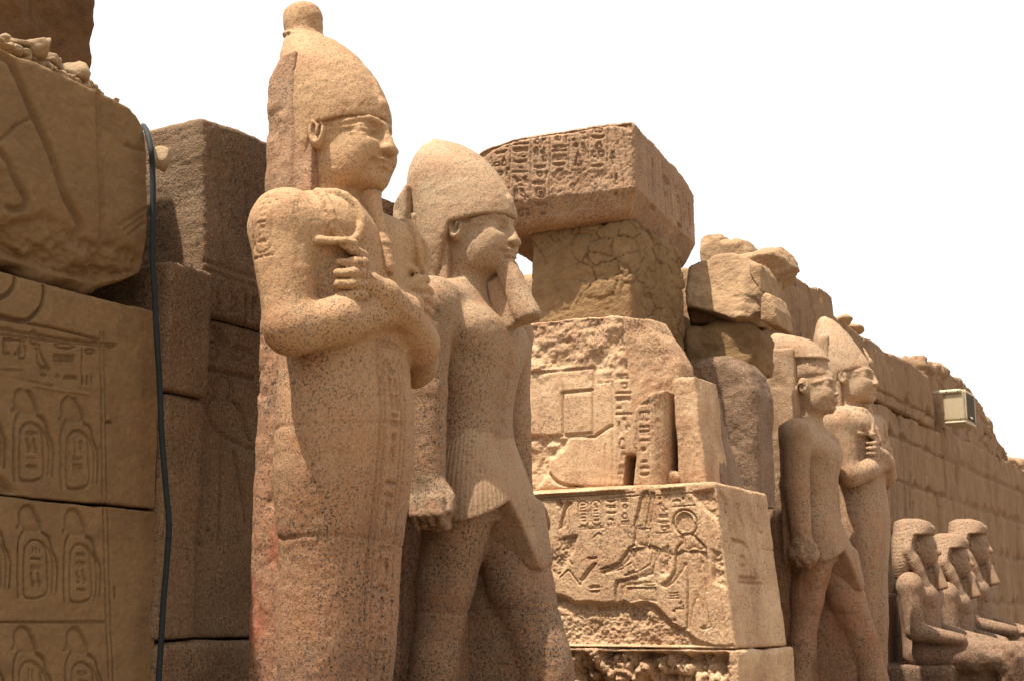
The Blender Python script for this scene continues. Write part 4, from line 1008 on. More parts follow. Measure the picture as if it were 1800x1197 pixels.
# ------------------------------------------------------------------ the ruined granite gate in the middle
YS = 11.0
T3 = lambda x, y: PY(940+x/3.45, 850+y/3.45, YS)          # measured on enlargements of the photograph
T4 = lambda x, y: PY(940+x/7.04, 850+y/7.04, YS)
T5 = lambda x, y: PY(1100+x/5.44, 850+y/5.44, YS)
rs = Rel(-6.6, -3.9, 1.2, 2.8, .004, T3)
_rs = rs.line
rs.line = lambda p, w=.022, d=.014, raw=False: _rs(p, w*.68 if d > 0 else w, d*1.05 if d > 0 else d, raw)
rs.line([(-200, 75), (80, 65), (400, 45), (740, 28), (900, 14)], .045, -.030); rs.line([(-200, 95), (80, 86), (400, 66), (600, 52)], .02, .016)
rs.line([(-200, 108), (80, 100), (240, 94)], .016, .010)
rs.line([(415, 90), (640, 70)], .016, .012); rs.line([(725, 72), (955, 55)], .016, .012)
rs.poly([T4(*p) for p in ((265, 225), (300, 215), (350, 235), (345, 280), (310, 345), (300, 330), (310, 290), (270, 270))], .02, raw=True)
rs.poly([T4(*p) for p in ((370, 265), (400, 215), (450, 225), (470, 250), (410, 290), (380, 350), (385, 520), (300, 560), (330, 400))], .022, raw=True)
rs.line([T4(425, 290), T4(425, 640)], .012, .012, raw=True)
for x0, x1, y0, y1, sd_ in ((535, 655, 215, 520, 61), (692, 812, 205, 510, 62)):          # the two name rings
    o_ = [T4(*p) for p in arc((x0+x1)/2, y0+55, (x1-x0)/2, -55, 0, 180)+arc((x0+x1)/2, y1-45, (x1-x0)/2, -45, 180, 360)]; o_.append(o_[0])
    rs.line(o_, .013, .014, raw=True); rs.line([T4(x0, y1+18), T4(x1, y1+12)], .014, .012, raw=True)
    column(rs, (T4(x0+18, y0+30), T4(x1-18, y0+25)), (T4(x0+18, y1-20), T4(x1-18, y1-25)), sd_, .011, .012)
rs.line([T4(540, 560), T4(830, 545)], .016, .012, raw=True)
for x in (838, 1028, 1175): rs.line([T4(x, 175), T4(x-2, 545)], .012, .012, raw=True)
def G(rel, T, name, x, y, w_, h_, w=.012, d=.014):
    a = np.array(T(x, y)); b = np.array(T(x+w_, y-w_*.05)); c_ = np.array(T(x, y-h_)); glyph(rel, name, a, b-a, c_-a, w, d)
for a in (('basket', 870, 250, 130, 60), ('bars', 865, 320, 130, 60), ('basket', 870, 395, 130, 60), ('loaf', 880, 470, 70, 60), ('disc', 920, 470, 50, 50), ('ticks', 865, 545, 130, 60),
          ('bars', 1045, 240, 110, 60), ('sun', 1060, 330, 90, 90), ('jar', 1050, 440, 90, 80), ('bars', 1045, 520, 110, 70)): G(rs, T4, *a)
# crown of two tall plumes, the seated god
rs.poly([T4(*p) for p in ((1300, 160), (1360, 80), (1400, 90), (1380, 200), (1330, 400), (1310, 535), (1200, 540), (1240, 380))], .016, raw=True)
rs.poly([T4(*p) for p in ((1385, 190), (1420, 95), (1470, 110), (1450, 260), (1420, 400), (1395, 540), (1320, 540), (1350, 380))], .012, raw=True)
rs.line([T4(1195, 520), T4(1240, 380), T4(1300, 165)], .02, .022, raw=True); rs.line([T4(1330, 500), T4(1372, 200)], .014, .016, raw=True)
rs.line([T4(1210, 542), T4(1385, 548), T4(1350, 700), T4(1330, 740)], .014, .016, raw=True); rs.line([T4(1210, 542), T4(1205, 620), T4(1190, 690), T4(1185, 740), T4(1200, 780)], .018, .02, raw=True)
rs.line([T4(1385, 600), T4(1340, 740), T4(1385, 760), T4(1390, 600)], .012, .012, raw=True); rs.ring(T4(1300, 660), .03, .012, .012, e=1.2, raw=True); rs.line([T4(1225, 655), T4(1262, 650)], .012, .012, raw=True)
rs.line([T4(1190, 760), T4(1130, 790), T4(1080, 870), T4(1000, 980), T4(900, 1020), T4(780, 1060)], .026, .026, raw=True)
rs.line([T4(800, 1115), T4(930, 1085), T4(1040, 1050), T4(1150, 900)], .014, .014, raw=True)
rs.line([T4(1330, 770), T4(1430, 780), T4(1490, 810), T4(1480, 860), T4(1400, 1010), T4(1370, 1190)], .022, .022, raw=True)
rs.curve([T3(*p) for p in ((565, 410), (570, 480), (580, 520), (540, 540))], .016, .014, raw=True)
rs.line([T3(690, 400), T3(665, 490), T3(600, 530), T3(520, 555)], .02, .018, raw=True); rs.line([T3(720, 410), T3(690, 490), T3(690, 520)], .016, .014, raw=True)
rs.line([T3(540, 548), T3(560, 570), T3(690, 515)], .014, .014, raw=True)
rs.line([T3(395, 545), T3(500, 515), T3(560, 480)], .014, .014, raw=True)
rs.line([T3(470, 590), T3(560, 572), T3(640, 560)], .026, .024, raw=True); rs.line([T3(472, 590), T3(462, 650), T3(465, 725), T3(490, 735)], .024, .024, raw=True)
rs.line([T3(515, 625), T3(505, 690), T3(510, 720), T3(560, 740)], .016, .016, raw=True); rs.line([T3(520, 618), T3(690, 612), T3(690, 530)], .022, .02, raw=True)
rs.line([T3(528, 632), T3(690, 628), T3(694, 715), T3(600, 700)], .016, .014, raw=True); rs.line([T3(700, 590), T3(700, 700)], .014, .012, raw=True)
for fig in (((593, 267), (686, 267), (673, 330), (664, 362), (648, 380), (604, 376), (592, 352), (584, 330), (592, 300)),
            ((640, 62), (664, 46), (688, 60), (656, 170), (642, 260), (598, 260), (616, 180)), ((697, 56), (720, 52), (716, 110), (702, 190), (682, 260), (652, 260), (670, 170)),
            ((577, 392), (650, 382), (722, 393), (702, 452), (690, 530), (662, 556), (592, 560), (586, 500), (572, 440)),
            ((545, 397), (574, 394), (560, 442), (512, 500), (396, 546), (384, 532), (440, 510), (490, 478), (524, 430)),
            ((590, 566), (690, 540), (690, 602), (522, 614), (508, 642), (506, 724), (465, 728), (462, 642), (471, 596), (540, 574)),
            ((530, 632), (688, 628), (692, 712), (600, 700), (528, 722))):
    rs.sunk(fig, .026 if fig[0] != (530, 632) else .012)
# the standing goddess with the sun disc
rs.ring(T3(890, 235), .105, .024, .026, raw=True); rs.poly([T3(*p) for p in arc(890, 235, 52, 62, 0, 360, 24)], .020, raw=True)
rs.curve([T3(*p) for p in ((833, 255), (850, 285), (890, 300), (930, 285), (952, 235))], .016, .016, raw=True)
rs.curve([T3(*p) for p in ((855, 320), (880, 305), (920, 305), (960, 340), (1000, 390), (995, 430))], .024, .024, raw=True)
rs.line([T3(1000, 395), T3(920, 380), T3(870, 400)], .014, .012, raw=True)
rs.curve([T3(*p) for p in ((855, 320), (866, 350), (830, 390), (815, 450), (810, 520), (770, 580), (725, 610))], .026, .024, raw=True)
rs.curve([T3(*p) for p in ((870, 420), (840, 500), (790, 590), (740, 630))], .016, .014, raw=True)
rs.sunk(((858, 320), (880, 304), (915, 303), (955, 335), (1002, 392), (960, 402), (925, 386), (898, 402), (868, 398), (862, 350)), .026)
rs.sunk(((822, 424), (862, 402), (900, 408), (950, 404), (1002, 420), (1002, 560), (990, 655), (974, 658), (978, 560), (970, 480), (957, 520), (960, 640), (966, 700), (984, 850), (990, 872), (936, 888), (924, 872), (957, 856), (940, 760), (922, 690),
         (895, 760), (876, 840), (862, 890), (812, 897), (814, 882), (844, 868), (858, 760), (868, 640), (875, 540), (870, 492), (855, 524), (825, 564), (790, 604), (745, 634), (722, 614), (765, 582), (805, 520), (812, 460)), .028, .02)
rs.line([T3(800, 905), T3(1065, 905)], .02, -.014, raw=True); rs.line([T3(1028, 165), T3(1040, 450), T3(1060, 700), T3(1068, 900)], .014, .012, raw=True)
for x in (722, 810): rs.line([T3(x, 75), T3(x, 300)], .012, .012, raw=True)
rs.line([T3(715, 300), T3(800, 295)], .014, .012, raw=True); rs.line([T3(820, 140), T3(960, 130)], .014, .012, raw=True); rs.line([T3(740, 300), T3(742, 610)], .010, .008, raw=True)
for a in (('disc', 735, 105, 30, 34), ('hook', 775, 120, 24, 44), ('bird', 735, 175, 60, 60), ('bars', 735, 215, 60, 34), ('mouth', 735, 250, 60, 30), ('square', 740, 290, 44, 36), ('ankh', 780, 290, 22, 36),
          ('eye', 825, 120, 50, 30), ('disc', 875, 105, 30, 30), ('ticks', 895, 128, 60, 50), ('bars', 760, 710, 60, 60), ('disc', 765, 845, 36, 36), ('water', 790, 770, 40, 26), ('disc', 770, 785, 26, 26), ('man', 815, 760, 30, 50),
          ('bars', 318, 640, 60, 26), ('basket', 315, 670, 66, 30), ('basket', 305, 470, 66, 34)): G(rs, T3, *a)
rs.line([(393, 300), (393, 650)], .011, .010); rs.curve([(345, 330), (380, 300), (393, 330)], .012, .010)
rs.poly([(365, 480), (345, 480), (300, 530), (265, 585), (285, 590), (320, 540)], .020); rs.line([(150, 570), (200, 520), (265, 612), (310, 520)], .018, .016)
rs.curve([(140, 350), (190, 325), (240, 320)], .02, .016); rs.curve([(150, 400), (180, 420), (150, 470)], .02, .014); rs.curve([(150, 440), (190, 450), (220, 490)], .022, .016)
# broken skin of the stone
rs.poly([(-200, 620), (170, 690), (240, 720), (400, 735), (500, 720), (560, 745), (640, 715), (690, 760), (760, 850), (850, 905), (900, 955), (1000, 985), (1230, 985), (1240, 1080), (-200, 1100)], .045, .03, rough=True, jag=.012)
rs.poly([(960, 60), (985, 120), (1050, 180), (1090, 240), (1130, 230), (1140, 20)], .025, .02, rough=True, jag=.015)
rs.poly([(1030, 400), (1100, 420), (1150, 560), (1100, 640), (1020, 600)], .008, .02, rough=True, jag=.012)
rs.poly([(735, 400), (780, 380), (800, 430), (760, 540), (720, 560)], .006, .02, rough=True, jag=.012)
rs.poly([(140, 330), (260, 310), (230, 400), (140, 560), (60, 500)], .012, .02, rough=True, jag=.012)
XS = -4.14
T6 = lambda x, y: PX(1100+x/5.44, 850+y/5.44, XS)
rsx = Rel(11.0, 13.6, 1.2, 2.8, .008, T6)
rsx.curve([(960, 85), (990, 130), (1010, 190), (995, 260)], .05, .03); rsx.curve([(1020, 440), (1030, 520), (1060, 545), (1130, 560), (1180, 630), (1195, 720)], .035, .028)
rsx.curve([(1200, 720), (1215, 820), (1250, 915)], .02, .014); rsx.line([(1065, 895), (1230, 910)], .04, .03); rsx.line([(1060, 940), (1280, 960)], .035, .024)
rsx.curve([(1100, 690), (1130, 700), (1150, 780), (1100, 780)], .03, .024); rsx.curve([(1110, 200), (1130, 330), (1160, 420), (1155, 490)], .035, .024)
rsx.line([(1320, 600), (1330, 720), (1345, 850)], .04, .03); rsx.line([(1330, 630), (1440, 640)], .02, .014); rsx.curve([(1240, 290), (1300, 430), (1330, 480)], .03, .02); rsx.line([(1150, 110), (1190, 400)], .02, .012)
rsx.line([(900, 100), (960, 500), (1010, 860)], .02, .010)
def batter(V):
    V = V.copy(); V[:, 0] += .11*(2.72-V[:, 2])*sstep(-6, -4.2, V[:, 0]); V[:, 1] -= .02*(2.72-V[:, 2]); return V
gg = 'granite stones of the ruined gate'
tag(block('carved_stone', (-6.8, -4.20), (YS, 12.3), (1.375, 2.715), M_STEL, .0068, .03, .006, 3, 51, relY=rs, relX=rsx, chip=.035, warp=batter, rough=.035, rres=(1, 3.4, 1), fine=.003),
    'pale granite stone carved with a seated god and a goddess wearing a disc', 'carved stone', gg)
rb = Rel(-6.8, -3.9, 0, 1.4, .01, T3); rb.poly([(-300, 990), (1150, 1000), (1170, 1100), (1150, 1900), (-300, 1900)], .05, .05, rough=True, jag=.03); rb.ring(T3(1200, 1060), .05, .014, .012, raw=True)
tag(block('granite_block', (-6.8, -4.02), (YS-.03, 12.35), (0, 1.365), M_STEL, .014, .03, .02, 3, 52, relY=rb, chip=.05, rough=.20, rres=(1, 2.5, 1), fine=.006),
    'battered granite block under the offering scene', 'stone block', gg)
# large carved granite fragment with sunken panels
YD = 11.3
D2 = lambda x, y: PY(920+x/3.52, 540+y/3.52, YD)
rd = Rel(-7.2, -4.5, 2.6, 4.4, .007, D2)
rd.line([(-300, 430), (60, 408), (425, 372)], .030, .022); rd.line([(428, 370), (430, 505)], .030, .024); rd.line([(430, 510), (240, 530)], .030, .026); rd.line([(242, 530), (244, 780)], .030, .026)
rd.line([(255, 545), (425, 530)], .016, .010); rd.line([(425, 530), (428, 780)], .024, .020); rd.line([(250, 790), (430, 778)], .022, .018)
rd.line([(445, 400), (440, 500)], .012, .010); rd.line([(440, 470), (545, 460)], .012, .010); rd.line([(548, 460), (552, 720), (552, 1100)], .014, .012)
rd.line([(130, 800), (240, 795), (440, 800), (520, 745), (550, 730)], .03, .022); rd.line([(505, 850), (512, 1100)], .014, .010)
rd.curve([(160, 1030), (200, 1075), (280, 1105), (360, 1115)], .04, .03)
for a in (('bars', 565, 455, 85, 50), ('square', 600, 510, 45, 50), ('slab', 565, 550, 100, 40), ('bars', 565, 590, 100, 40), ('loaf', 565, 645, 50, 45), ('slab', 565, 680, 110, 36), ('owl', 575, 800, 40, 100), ('bird', 610, 760, 50, 80), ('jar', 580, 880, 60, 70), ('ankh', 575, 1085, 60, 110), ('hook', 600, 950, 40, 50)):
    G(rd, D2, *a, w=.016, d=.016)
rd.poly([(-300, 20), (700, 20), (900, 120), (900, 330), (660, 300), (640, 400), (560, 440), (440, 400), (380, 350), (60, 400), (-300, 420)], .001, .03, rough=True, jag=.02)
rd.poly([(-100, 800), (300, 800), (240, 880), (150, 930), (150, 1040), (60, 1150), (-100, 1150)], .03, .03, rough=True, jag=.02)
DP = [D2(*p) for p in ((-150, 130), (0, 97), (400, 58), (700, 42), (740, 122), (800, 190), (868, 300), (884, 420), (875, 600), (860, 860), (850, 1114), (600, 1118), (360, 1122), (-150, 1150))]
px_, pz_ = D2(655, 300); px2, pz2 = D2(690, 620)
tag(prism('carved_stone', DP, 'Y', YD, .68, M_STEL, .0105, .05, .03, 2.2, 53, rel=rd, rough=.06, fine=.005,
          where=lambda b: .25+1.2*np.maximum(sstep(3.55, 3.8, b[:, 2]), sstep(px2-.02, px2+.12, b[:, 0])),
          cuts=(((D2(650, 350)[0], YD, 3.4), (.62, -.78, .08)),),
          subs=((((D2(655, 1010)[0], YD, D2(655, 1010)[1]), (.045, .25, .14)), dict(r=.03, k=.03, rot=(0, .12, 0))),)),
    'large pale granite stone with sunken square panels and broken rough top, above the offering scene', 'carved stone', gg)
FP = [PY(920+a/3.52, 540+b/3.52, 11.12) for a, b in ((690, 625), (720, 590), (765, 545), (800, 520), (842, 498), (850, 700), (850, 900), (852, 1110), (700, 1112), (680, 1090), (695, 960), (690, 880), (668, 850), (672, 700))]
rf = Rel(-5.4, -4.4, 2.6, 4.0, .007); F2 = lambda x, y: PY(920+x/3.52, 540+y/3.52, 11.12)
rf.line([F2(705, 620), F2(700, 870), F2(700, 1050)], .012, .012, raw=True); rf.line([F2(780, 560), F2(782, 1060)], .012, .012, raw=True)
for a in (('bars', 712, 610, 60, 30), ('house', 712, 715, 66, 80), ('slab', 715, 755, 66, 30), ('bars', 715, 800, 66, 44), ('slab', 715, 840, 66, 30), ('disc', 712, 905, 60, 50), ('loaf', 715, 975, 66, 44), ('mouth', 715, 1010, 66, 30), ('basket', 715, 1055, 66, 40)): G(rf, F2, *a, w=.015, d=.016)
tag(prism('carved_stone', FP, 'Y', 11.12, .42, M_STEL, .011, .03, .012, 3, 54, rel=rf, fine=.004, cuts=(((F2(785, 0)[0], 11.12, 3.3), (.80, -.60, 0)),)), 'narrow upright granite sliver carved with one column of signs, beside the panelled stone', 'carved stone', gg)
# leaning slab on the right corner
YK = 11.30
LP = [PY(920+a/3.52, 540+b/3.52, YK) for a, b in ((920, 455), (960, 430), (1055, 425), (1080, 560), (1090, 760), (1120, 920), (1130, 1060), (1140, 1100), (958, 1100), (945, 900), (930, 640))]
rk = Rel(-5, -3.9, 2.6, 3.8, .007); K2 = lambda x, y: PY(920+x/3.52, 540+y/3.52, YK)
rk.line([K2(960, 560), K2(985, 800), K2(1000, 1090)], .014, .010, raw=True); rk.line([K2(1005, 780), K2(1040, 1090)], .012, .008, raw=True)
tag(prism('leaning_slab', LP, 'Y', YK, .55, M_STEL, .011, .035, .012, 4, 55, rel=rk, fine=.005), 'pale granite slab standing upright at the right end on top of the offering scene stone', 'stone slab', gg)
LB = [PY(1100+a, 540+b, 11.62) for a, b in ((100, 140), (133, 148), (142, 205), (158, 255), (168, 290), (176, 318), (100, 320))]
tag(prism('granite_block', LB, 'Y', 11.62, .5, M_BOUL, .014, .05, .02, 3, 56, fine=.006), 'irregular granite chunk leaning behind the upright pale slab', 'stone block', gg)
o = rock('loose_stone', (-4.78, 11.35, 2.79), (.16, .12, .085), M_STEL, 31, 4, .1); tag(o, 'small rounded stone lying in the gap left of the upright pale slab', 'stone')
# rubble masonry pier carrying the lintel
def pier(V, Q):
    N = normals(V, Q); d1, idv = cells(V+.12*np.stack([fbm(V, 2.5, 3, 71), fbm(V, 2.5, 3, 72), fbm(V, 2.5, 3, 73)], 1), (4.2, 4.2, 6.5), 7); g = sstep(.0, .06, d1); big = fbm(V, 1.6, 3, 61)
    m = sstep(-.15, .35, big+.5*(V[:, 2]-4.6))*.8+.12
    dd = (-(1-g)*.030+(idv-.5)*.030)*m + .012*fbm(V, 9, 4, 62)-.02*np.maximum(ridged(V, 2.6, 4, 63)-.62, 0)*3
    return V+N*dd[:, None]
tag(block('masonry_pier', (-6.42, -5.36), (11.98, 13.35), (2.2, 5.36), M_RUBM, .013, .03, .02, 2, 57, chip=.04, post=pier, fine=.006), 'square pier of rough plastered rubble masonry carrying the big carved block', 'pier')
# the lintel block
LO = np.array([-5.2, 11.76]); la = math.radians(7.4); cl, sl_ = math.cos(la), math.sin(la)
def LT(px, py):          # the lintel's -Y face: local x along the face, z up
    r = ray(px, py); n = np.array([sl_, -cl, 0]); n = -n; p0 = np.array([LO[0], LO[1], 0]); t = ((p0-CAM)@n)/(r@n); p = CAM+r*t
    return ((p[0]-LO[0])*cl+(p[1]-LO[1])*sl_, p[2])
L6 = lambda x, y: LT(840+x/5.44, 200+y/5.44)
rt = Rel(-1.8, .1, 5.2, 6.3, .006, L6)
for a, b in (((135, 310), (135, 640)), ((313, 245), (303, 720)), ((510, 220), (497, 960)), ((690, 190), (683, 940)), ((873, 170), (870, 530)), ((1058, 150), (1055, 530)), ((1245, 150), (1240, 450)), ((1310, 130), (1370, 500), ), ((1370, 500), (1412, 800)), ((1390, 130), (1430, 500))): rt.line([a, b], .016, .016)
for a in (('basket', 155, 385, 130, 60), ('loaf', 255, 320, 50, 40), ('house', 150, 510, 60, 60), ('tri', 215, 500, 70, 90), ('sun', 180, 610, 70, 70), ('flag', 265, 600, 40, 80),
          ('slab', 330, 310, 160, 50), ('bars', 330, 370, 150, 50), ('loaf', 400, 430, 70, 40), ('basket', 335, 495, 140, 60), ('loaf', 380, 540, 60, 40), ('slab', 320, 580, 165, 36), ('bird', 330, 660, 80, 60), ('man', 430, 660, 50, 60), ('loaf', 380, 705, 60, 35), ('reeds', 330, 860, 60, 150), ('bird', 400, 830, 80, 110), ('house', 360, 970, 110, 80), ('disc', 420, 965, 50, 50),
          ('jar', 530, 290, 60, 60), ('flag', 590, 290, 70, 60), ('ankh', 525, 400, 55, 80), ('man', 600, 460, 60, 140), ('slab', 530, 470, 40, 30), ('basket', 525, 540, 130, 55), ('sun', 545, 620, 80, 80), ('hook', 640, 620, 30, 70), ('mouth', 515, 690, 130, 50), ('square', 540, 820, 110, 120), ('disc', 570, 790, 60, 60), ('basket', 520, 890, 140, 60), ('loaf', 540, 960, 100, 60),
          ('sun', 725, 275, 80, 75), ('hook', 830, 270, 30, 70), ('mouth', 710, 345, 140, 50), ('water', 710, 370, 140, 30), ('bars', 705, 460, 150, 70), ('basket', 705, 520, 140, 60), ('loaf', 730, 570, 100, 60),
          ('eye', 960, 200, 80, 30), ('loaf', 890, 270, 50, 40), ('loaf', 1000, 260, 45, 40), ('disc', 900, 340, 70, 70), ('tri', 905, 500, 100, 130), ('bird', 990, 400, 55, 120), ('slab', 885, 555, 160, 24), ('loaf', 945, 580, 45, 30),
          ('house', 1095, 190, 100, 50), ('basket', 1075, 265, 145, 65), ('jar', 1115, 345, 80, 65), ('house', 1075, 430, 140, 80), ('reed', 1130, 440, 40, 70), ('basket', 1075, 530, 125, 55), ('ankh', 1255, 490, 70, 130), ('disc', 1285, 790, 80, 65), ('sun', 870, 720, 62, 62), ('tri', 1300, 680, 40, 100)):
    G(rt, L6, *a, w=.018, d=.026)
rt.line([(1270, 610), (1230, 740), (1195, 870)], .04, .03); rt.line([(1255, 610), (1180, 870)], .012, -.01)
rt.poly([(0, 330), (60, 280), (130, 250), (500, 190), (860, 130), (1200, 60), (1540, 60), (1545, 150), (1400, 150), (1300, 110), (900, 180), (700, 200), (560, 210), (320, 250), (140, 320), (0, 420)], .02, .02, rough=True, jag=.02)
rt.poly([(690, 560), (1230, 540), (1240, 860), (700, 930)], .006, .02, rough=True, jag=.02)
rtx = Rel(0, 2.4, 5.2, 6.3, .008)
for t in (.13, .20, .42, .85): rtx.line([(t, 6.2), (t+.03, 5.4)], .02, .014, raw=True)
for (t, z_, w_, h_, g_) in ((.55, 5.75, .12, .3, 'reed'), (.55, 5.5, .2, .1, 'water'), (1.0, 5.9, .25, .14, 'mouth'), (1.05, 5.6, .1, .25, 'hook'), (1.25, 5.6, .12, .28, 'bird'), (1.45, 5.85, .2, .2, 'man'), (1.5, 5.55, .22, .14, 'basket'), (1.8, 5.6, .1, .4, 'snake'), (1.95, 5.7, .2, .3, 'owl')): glyph(rtx, g_, (t, z_), (w_, 0), (0, h_), .026, .026)
for k in range(9): rtx.line([(1.0+.13*k, 6.1-.1*(k % 3)), (1.06+.13*k, 5.75-.07*(k % 4))], .028, .022, raw=True)
def lintel_warp(V):
    V = V.copy(); t = np.clip((5.58-V[:, 2])/.25, 0, 1)
    V[:, 1] += .16*t*sstep(.6, 0, V[:, 1]); V[:, 0] -= .14*t*sstep(-.6, 0, V[:, 0])
    k = np.clip((-1.25-V[:, 0])/.4, 0, 1)*np.clip((V[:, 2]-5.9)/.35, 0, 1); V[:, 2] -= .13*k
    V[:, 2] += .03*fbm(V, (2.5, 2.5, 0), 4, 66)*np.clip((V[:, 2]-6.0)/.2, 0, 1)
    k = np.clip((V[:, 1]-1.9)/.4, 0, 1)*np.clip((V[:, 2]-5.95)/.3, 0, 1); V[:, 2] -= .10*k; return V
lint = thing('lintel_block', (LO[0], LO[1], 0), 'huge carved granite block with columns of signs, perched on the rubble pier', 'stone block', gg, la)
block('carved_stone', (-1.62, 0), (0, 2.3), (5.34, 6.24), M_LINT, .0095, .05, .012, 2.2, 58, relY=rt, relX=rtx, chip=.05, warp=lintel_warp, rres=(1, 1.5, 1), rough=.022, parent=lint, fine=.006)

# ------------------------------------------------------------------ tumbled stones between the gate and the pylon
gt = 'tumbled stones between the gate and the long wall'
def P_(pts, Y): return [PY(a, b, Y) for a, b in pts]
def Z4(pts, Y): return [PY(1180+a/2.85, 380+b/2.85, Y) for a, b in pts]
tag(prism('granite_boulder', P_([(1190, 640), (1203, 652), (1218, 630), (1235, 622), (1272, 621), (1298, 632), (1314, 650), (1326, 690), (1330, 756), (1336, 890), (1190, 890)], 12.72), 'Y', 12.72, .6, M_BOUL, .016, .14, .05, 1.6, 71, facets=5, fk=.82, ridge=.04, rsc=2, fine=.006),
    'big rounded dark granite boulder standing behind the pale slab', 'boulder', gt)
tag(prism('sandstone_block', Z4([(60, 545), (180, 530), (360, 530), (390, 548), (415, 590), (418, 700), (400, 760), (60, 760)], 13.5), 'Y', 13.5, .6, M_RUBM, .018, .05, .06, 2.2, 72, facets=8, ridge=.05, rsc=2.2, fine=.006),
    'layered weathered sandstone block lying on the dark boulder', 'stone block', gt)
OB = Z4([(40, 230), (100, 190), (150, 165), (240, 155), (310, 168), (360, 190), (385, 240), (395, 320), (400, 400), (400, 470), (370, 505), (300, 515), (180, 470), (60, 440), (40, 330)], 13.35)
tag(prism('sandstone_block', OB, 'Y', 13.35, .8, M_SPALE, .016, .03, .05, 2.2, 73, facets=16, fk=.64, ridge=.05, rsc=2.2, fine=.008, lean=.45,
          cuts=((((PY(1190, 520, 13.4))[0], 13.4, PY(1190, 490, 13.4)[1]), (-.35, -.75, .55)), (((PY(1300, 470, 13.4))[0], 13.5, PY(1300, 500, 13.4)[1]), (.75, -.6, .3)))), 'big jagged sandstone block jutting out behind the pier, lit on top', 'stone block', gt)
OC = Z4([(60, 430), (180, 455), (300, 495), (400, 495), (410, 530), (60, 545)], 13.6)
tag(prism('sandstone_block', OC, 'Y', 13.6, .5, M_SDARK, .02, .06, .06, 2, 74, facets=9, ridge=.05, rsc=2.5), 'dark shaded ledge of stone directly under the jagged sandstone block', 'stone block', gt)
tag(prism('sandstone_block', Z4([(437, 392), (470, 378), (495, 388), (525, 460), (530, 548), (490, 545), (440, 520)], 13.2), 'Y', 13.2, .5, M_SPALE, .016, .05, .03, 3, 75, facets=9, fine=.006), 'small upright sandstone block tucked right of the jagged block', 'stone block', gt)
tag(prism('sandstone_block', Z4([(395, 235), (440, 240), (450, 370), (437, 380), (415, 330), (392, 280)], 13.15), 'Y', 13.15, .35, M_SPALE, .016, .04, .04, 3, 76, facets=9, fine=.006), 'narrow broken sandstone spur on the jagged block', 'stone block', gt)
for k, (c_, rr, lb) in enumerate((((345, 462), (.36, .4, .28), 'round sandstone boulder on top of the jagged block'), ((1290, 470), None, ''))):
    if rr:
        x_, z_ = PY(1342, 466, 14.4); o = rock('sandstone_boulder', (x_, 14.4, z_-.08), rr, M_SPALE, 81, 5, .14); tag(o, lb, 'boulder', gt)
tag(prism('sandstone_block', Z4([(140, 95), (160, 86), (230, 78), (252, 104), (250, 330), (140, 330)], 16.2), 'Y', 16.2, 1.0, M_SPALE, .024, .06, .06, 2.5, 77, facets=9, ridge=.03, fine=.01), 'small square sandstone block at the skyline just right of the carved lintel', 'stone block', gt)
tag(prism('sandstone_block', Z4([(225, 112), (270, 102), (340, 100), (385, 160), (400, 210), (410, 400), (225, 400)], 15.9), 'Y', 15.9, 1.0, M_SPALE, .024, .07, .07, 2.2, 78, facets=9, ridge=.03, fine=.01), 'broader sandstone block at the skyline with a sloping right shoulder', 'stone block', gt)
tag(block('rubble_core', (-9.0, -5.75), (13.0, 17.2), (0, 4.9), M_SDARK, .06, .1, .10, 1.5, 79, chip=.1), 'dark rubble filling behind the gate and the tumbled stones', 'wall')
# rough wall seen through the gap between the striding king and the pier
def coursed(V, Q):
    N = normals(V, Q); d1, idv = cells(V, (1.2, 1.2, 2.4), 17); return V+N*(-(1-sstep(0, .08, d1))*.06+(idv-.5)*.10+.05*fbm(V, 3, 4, 90))[:, None]
tag(block('rubble_wall', (-10.5, -7.2), (15.6, 17.5), (0, 5.9), M_SPALE, .035, .08, .05, 1.5, 80, chip=.1, post=coursed, fine=.01), 'far broken wall glimpsed between the striding king and the rubble pier', 'wall')
# small stones: gravel spilling in the gap beside the pier
V_, T_ = [], []; off = 0
rg2 = np.random.RandomState(5)
import bmesh
bm_ = bmesh.new(); bmesh.ops.create_icosphere(bm_, subdivisions=1, radius=1); Dv = np.array([v.co[:] for v in bm_.verts]); Df = np.array([[v.index for v in f.verts] for f in bm_.faces]); bm_.free()
for k in range(420):
    t_ = rg2.rand(); x_ = -5.25+rg2.rand()*.36; y_ = 11.98+t_*.45; z_ = 2.8+.95*t_*1.1+rg2.normal()*.03
    r_ = rg2.uniform(.018, .055)*np.array([1, 1, .7])*rg2.uniform(.7, 1.3, 3)
    V_.append((Dv*(1+.25*rg2.normal(size=(len(Dv), 1)))*r_)+np.array([x_, y_, z_])); T_.append(Df+off); off += len(Dv)
tag(link_mesh('gravel', np.concatenate(V_), np.concatenate(T_), M_DUST, None, False), 'small gravel and chips spilled between pier and boulder', 'gravel', None, 'stuff')
tag(prism('rubble_heap', P_([(1150, 870), (1160, 700), (1175, 640), (1212, 632), (1225, 700), (1225, 870)], 12.35), 'Y', 12.35, .9, M_SDARK, .02, .1, .10, 3, 82, ridge=.04), 'dark heap of packed rubble between the pier and the granite boulder', 'rubble')

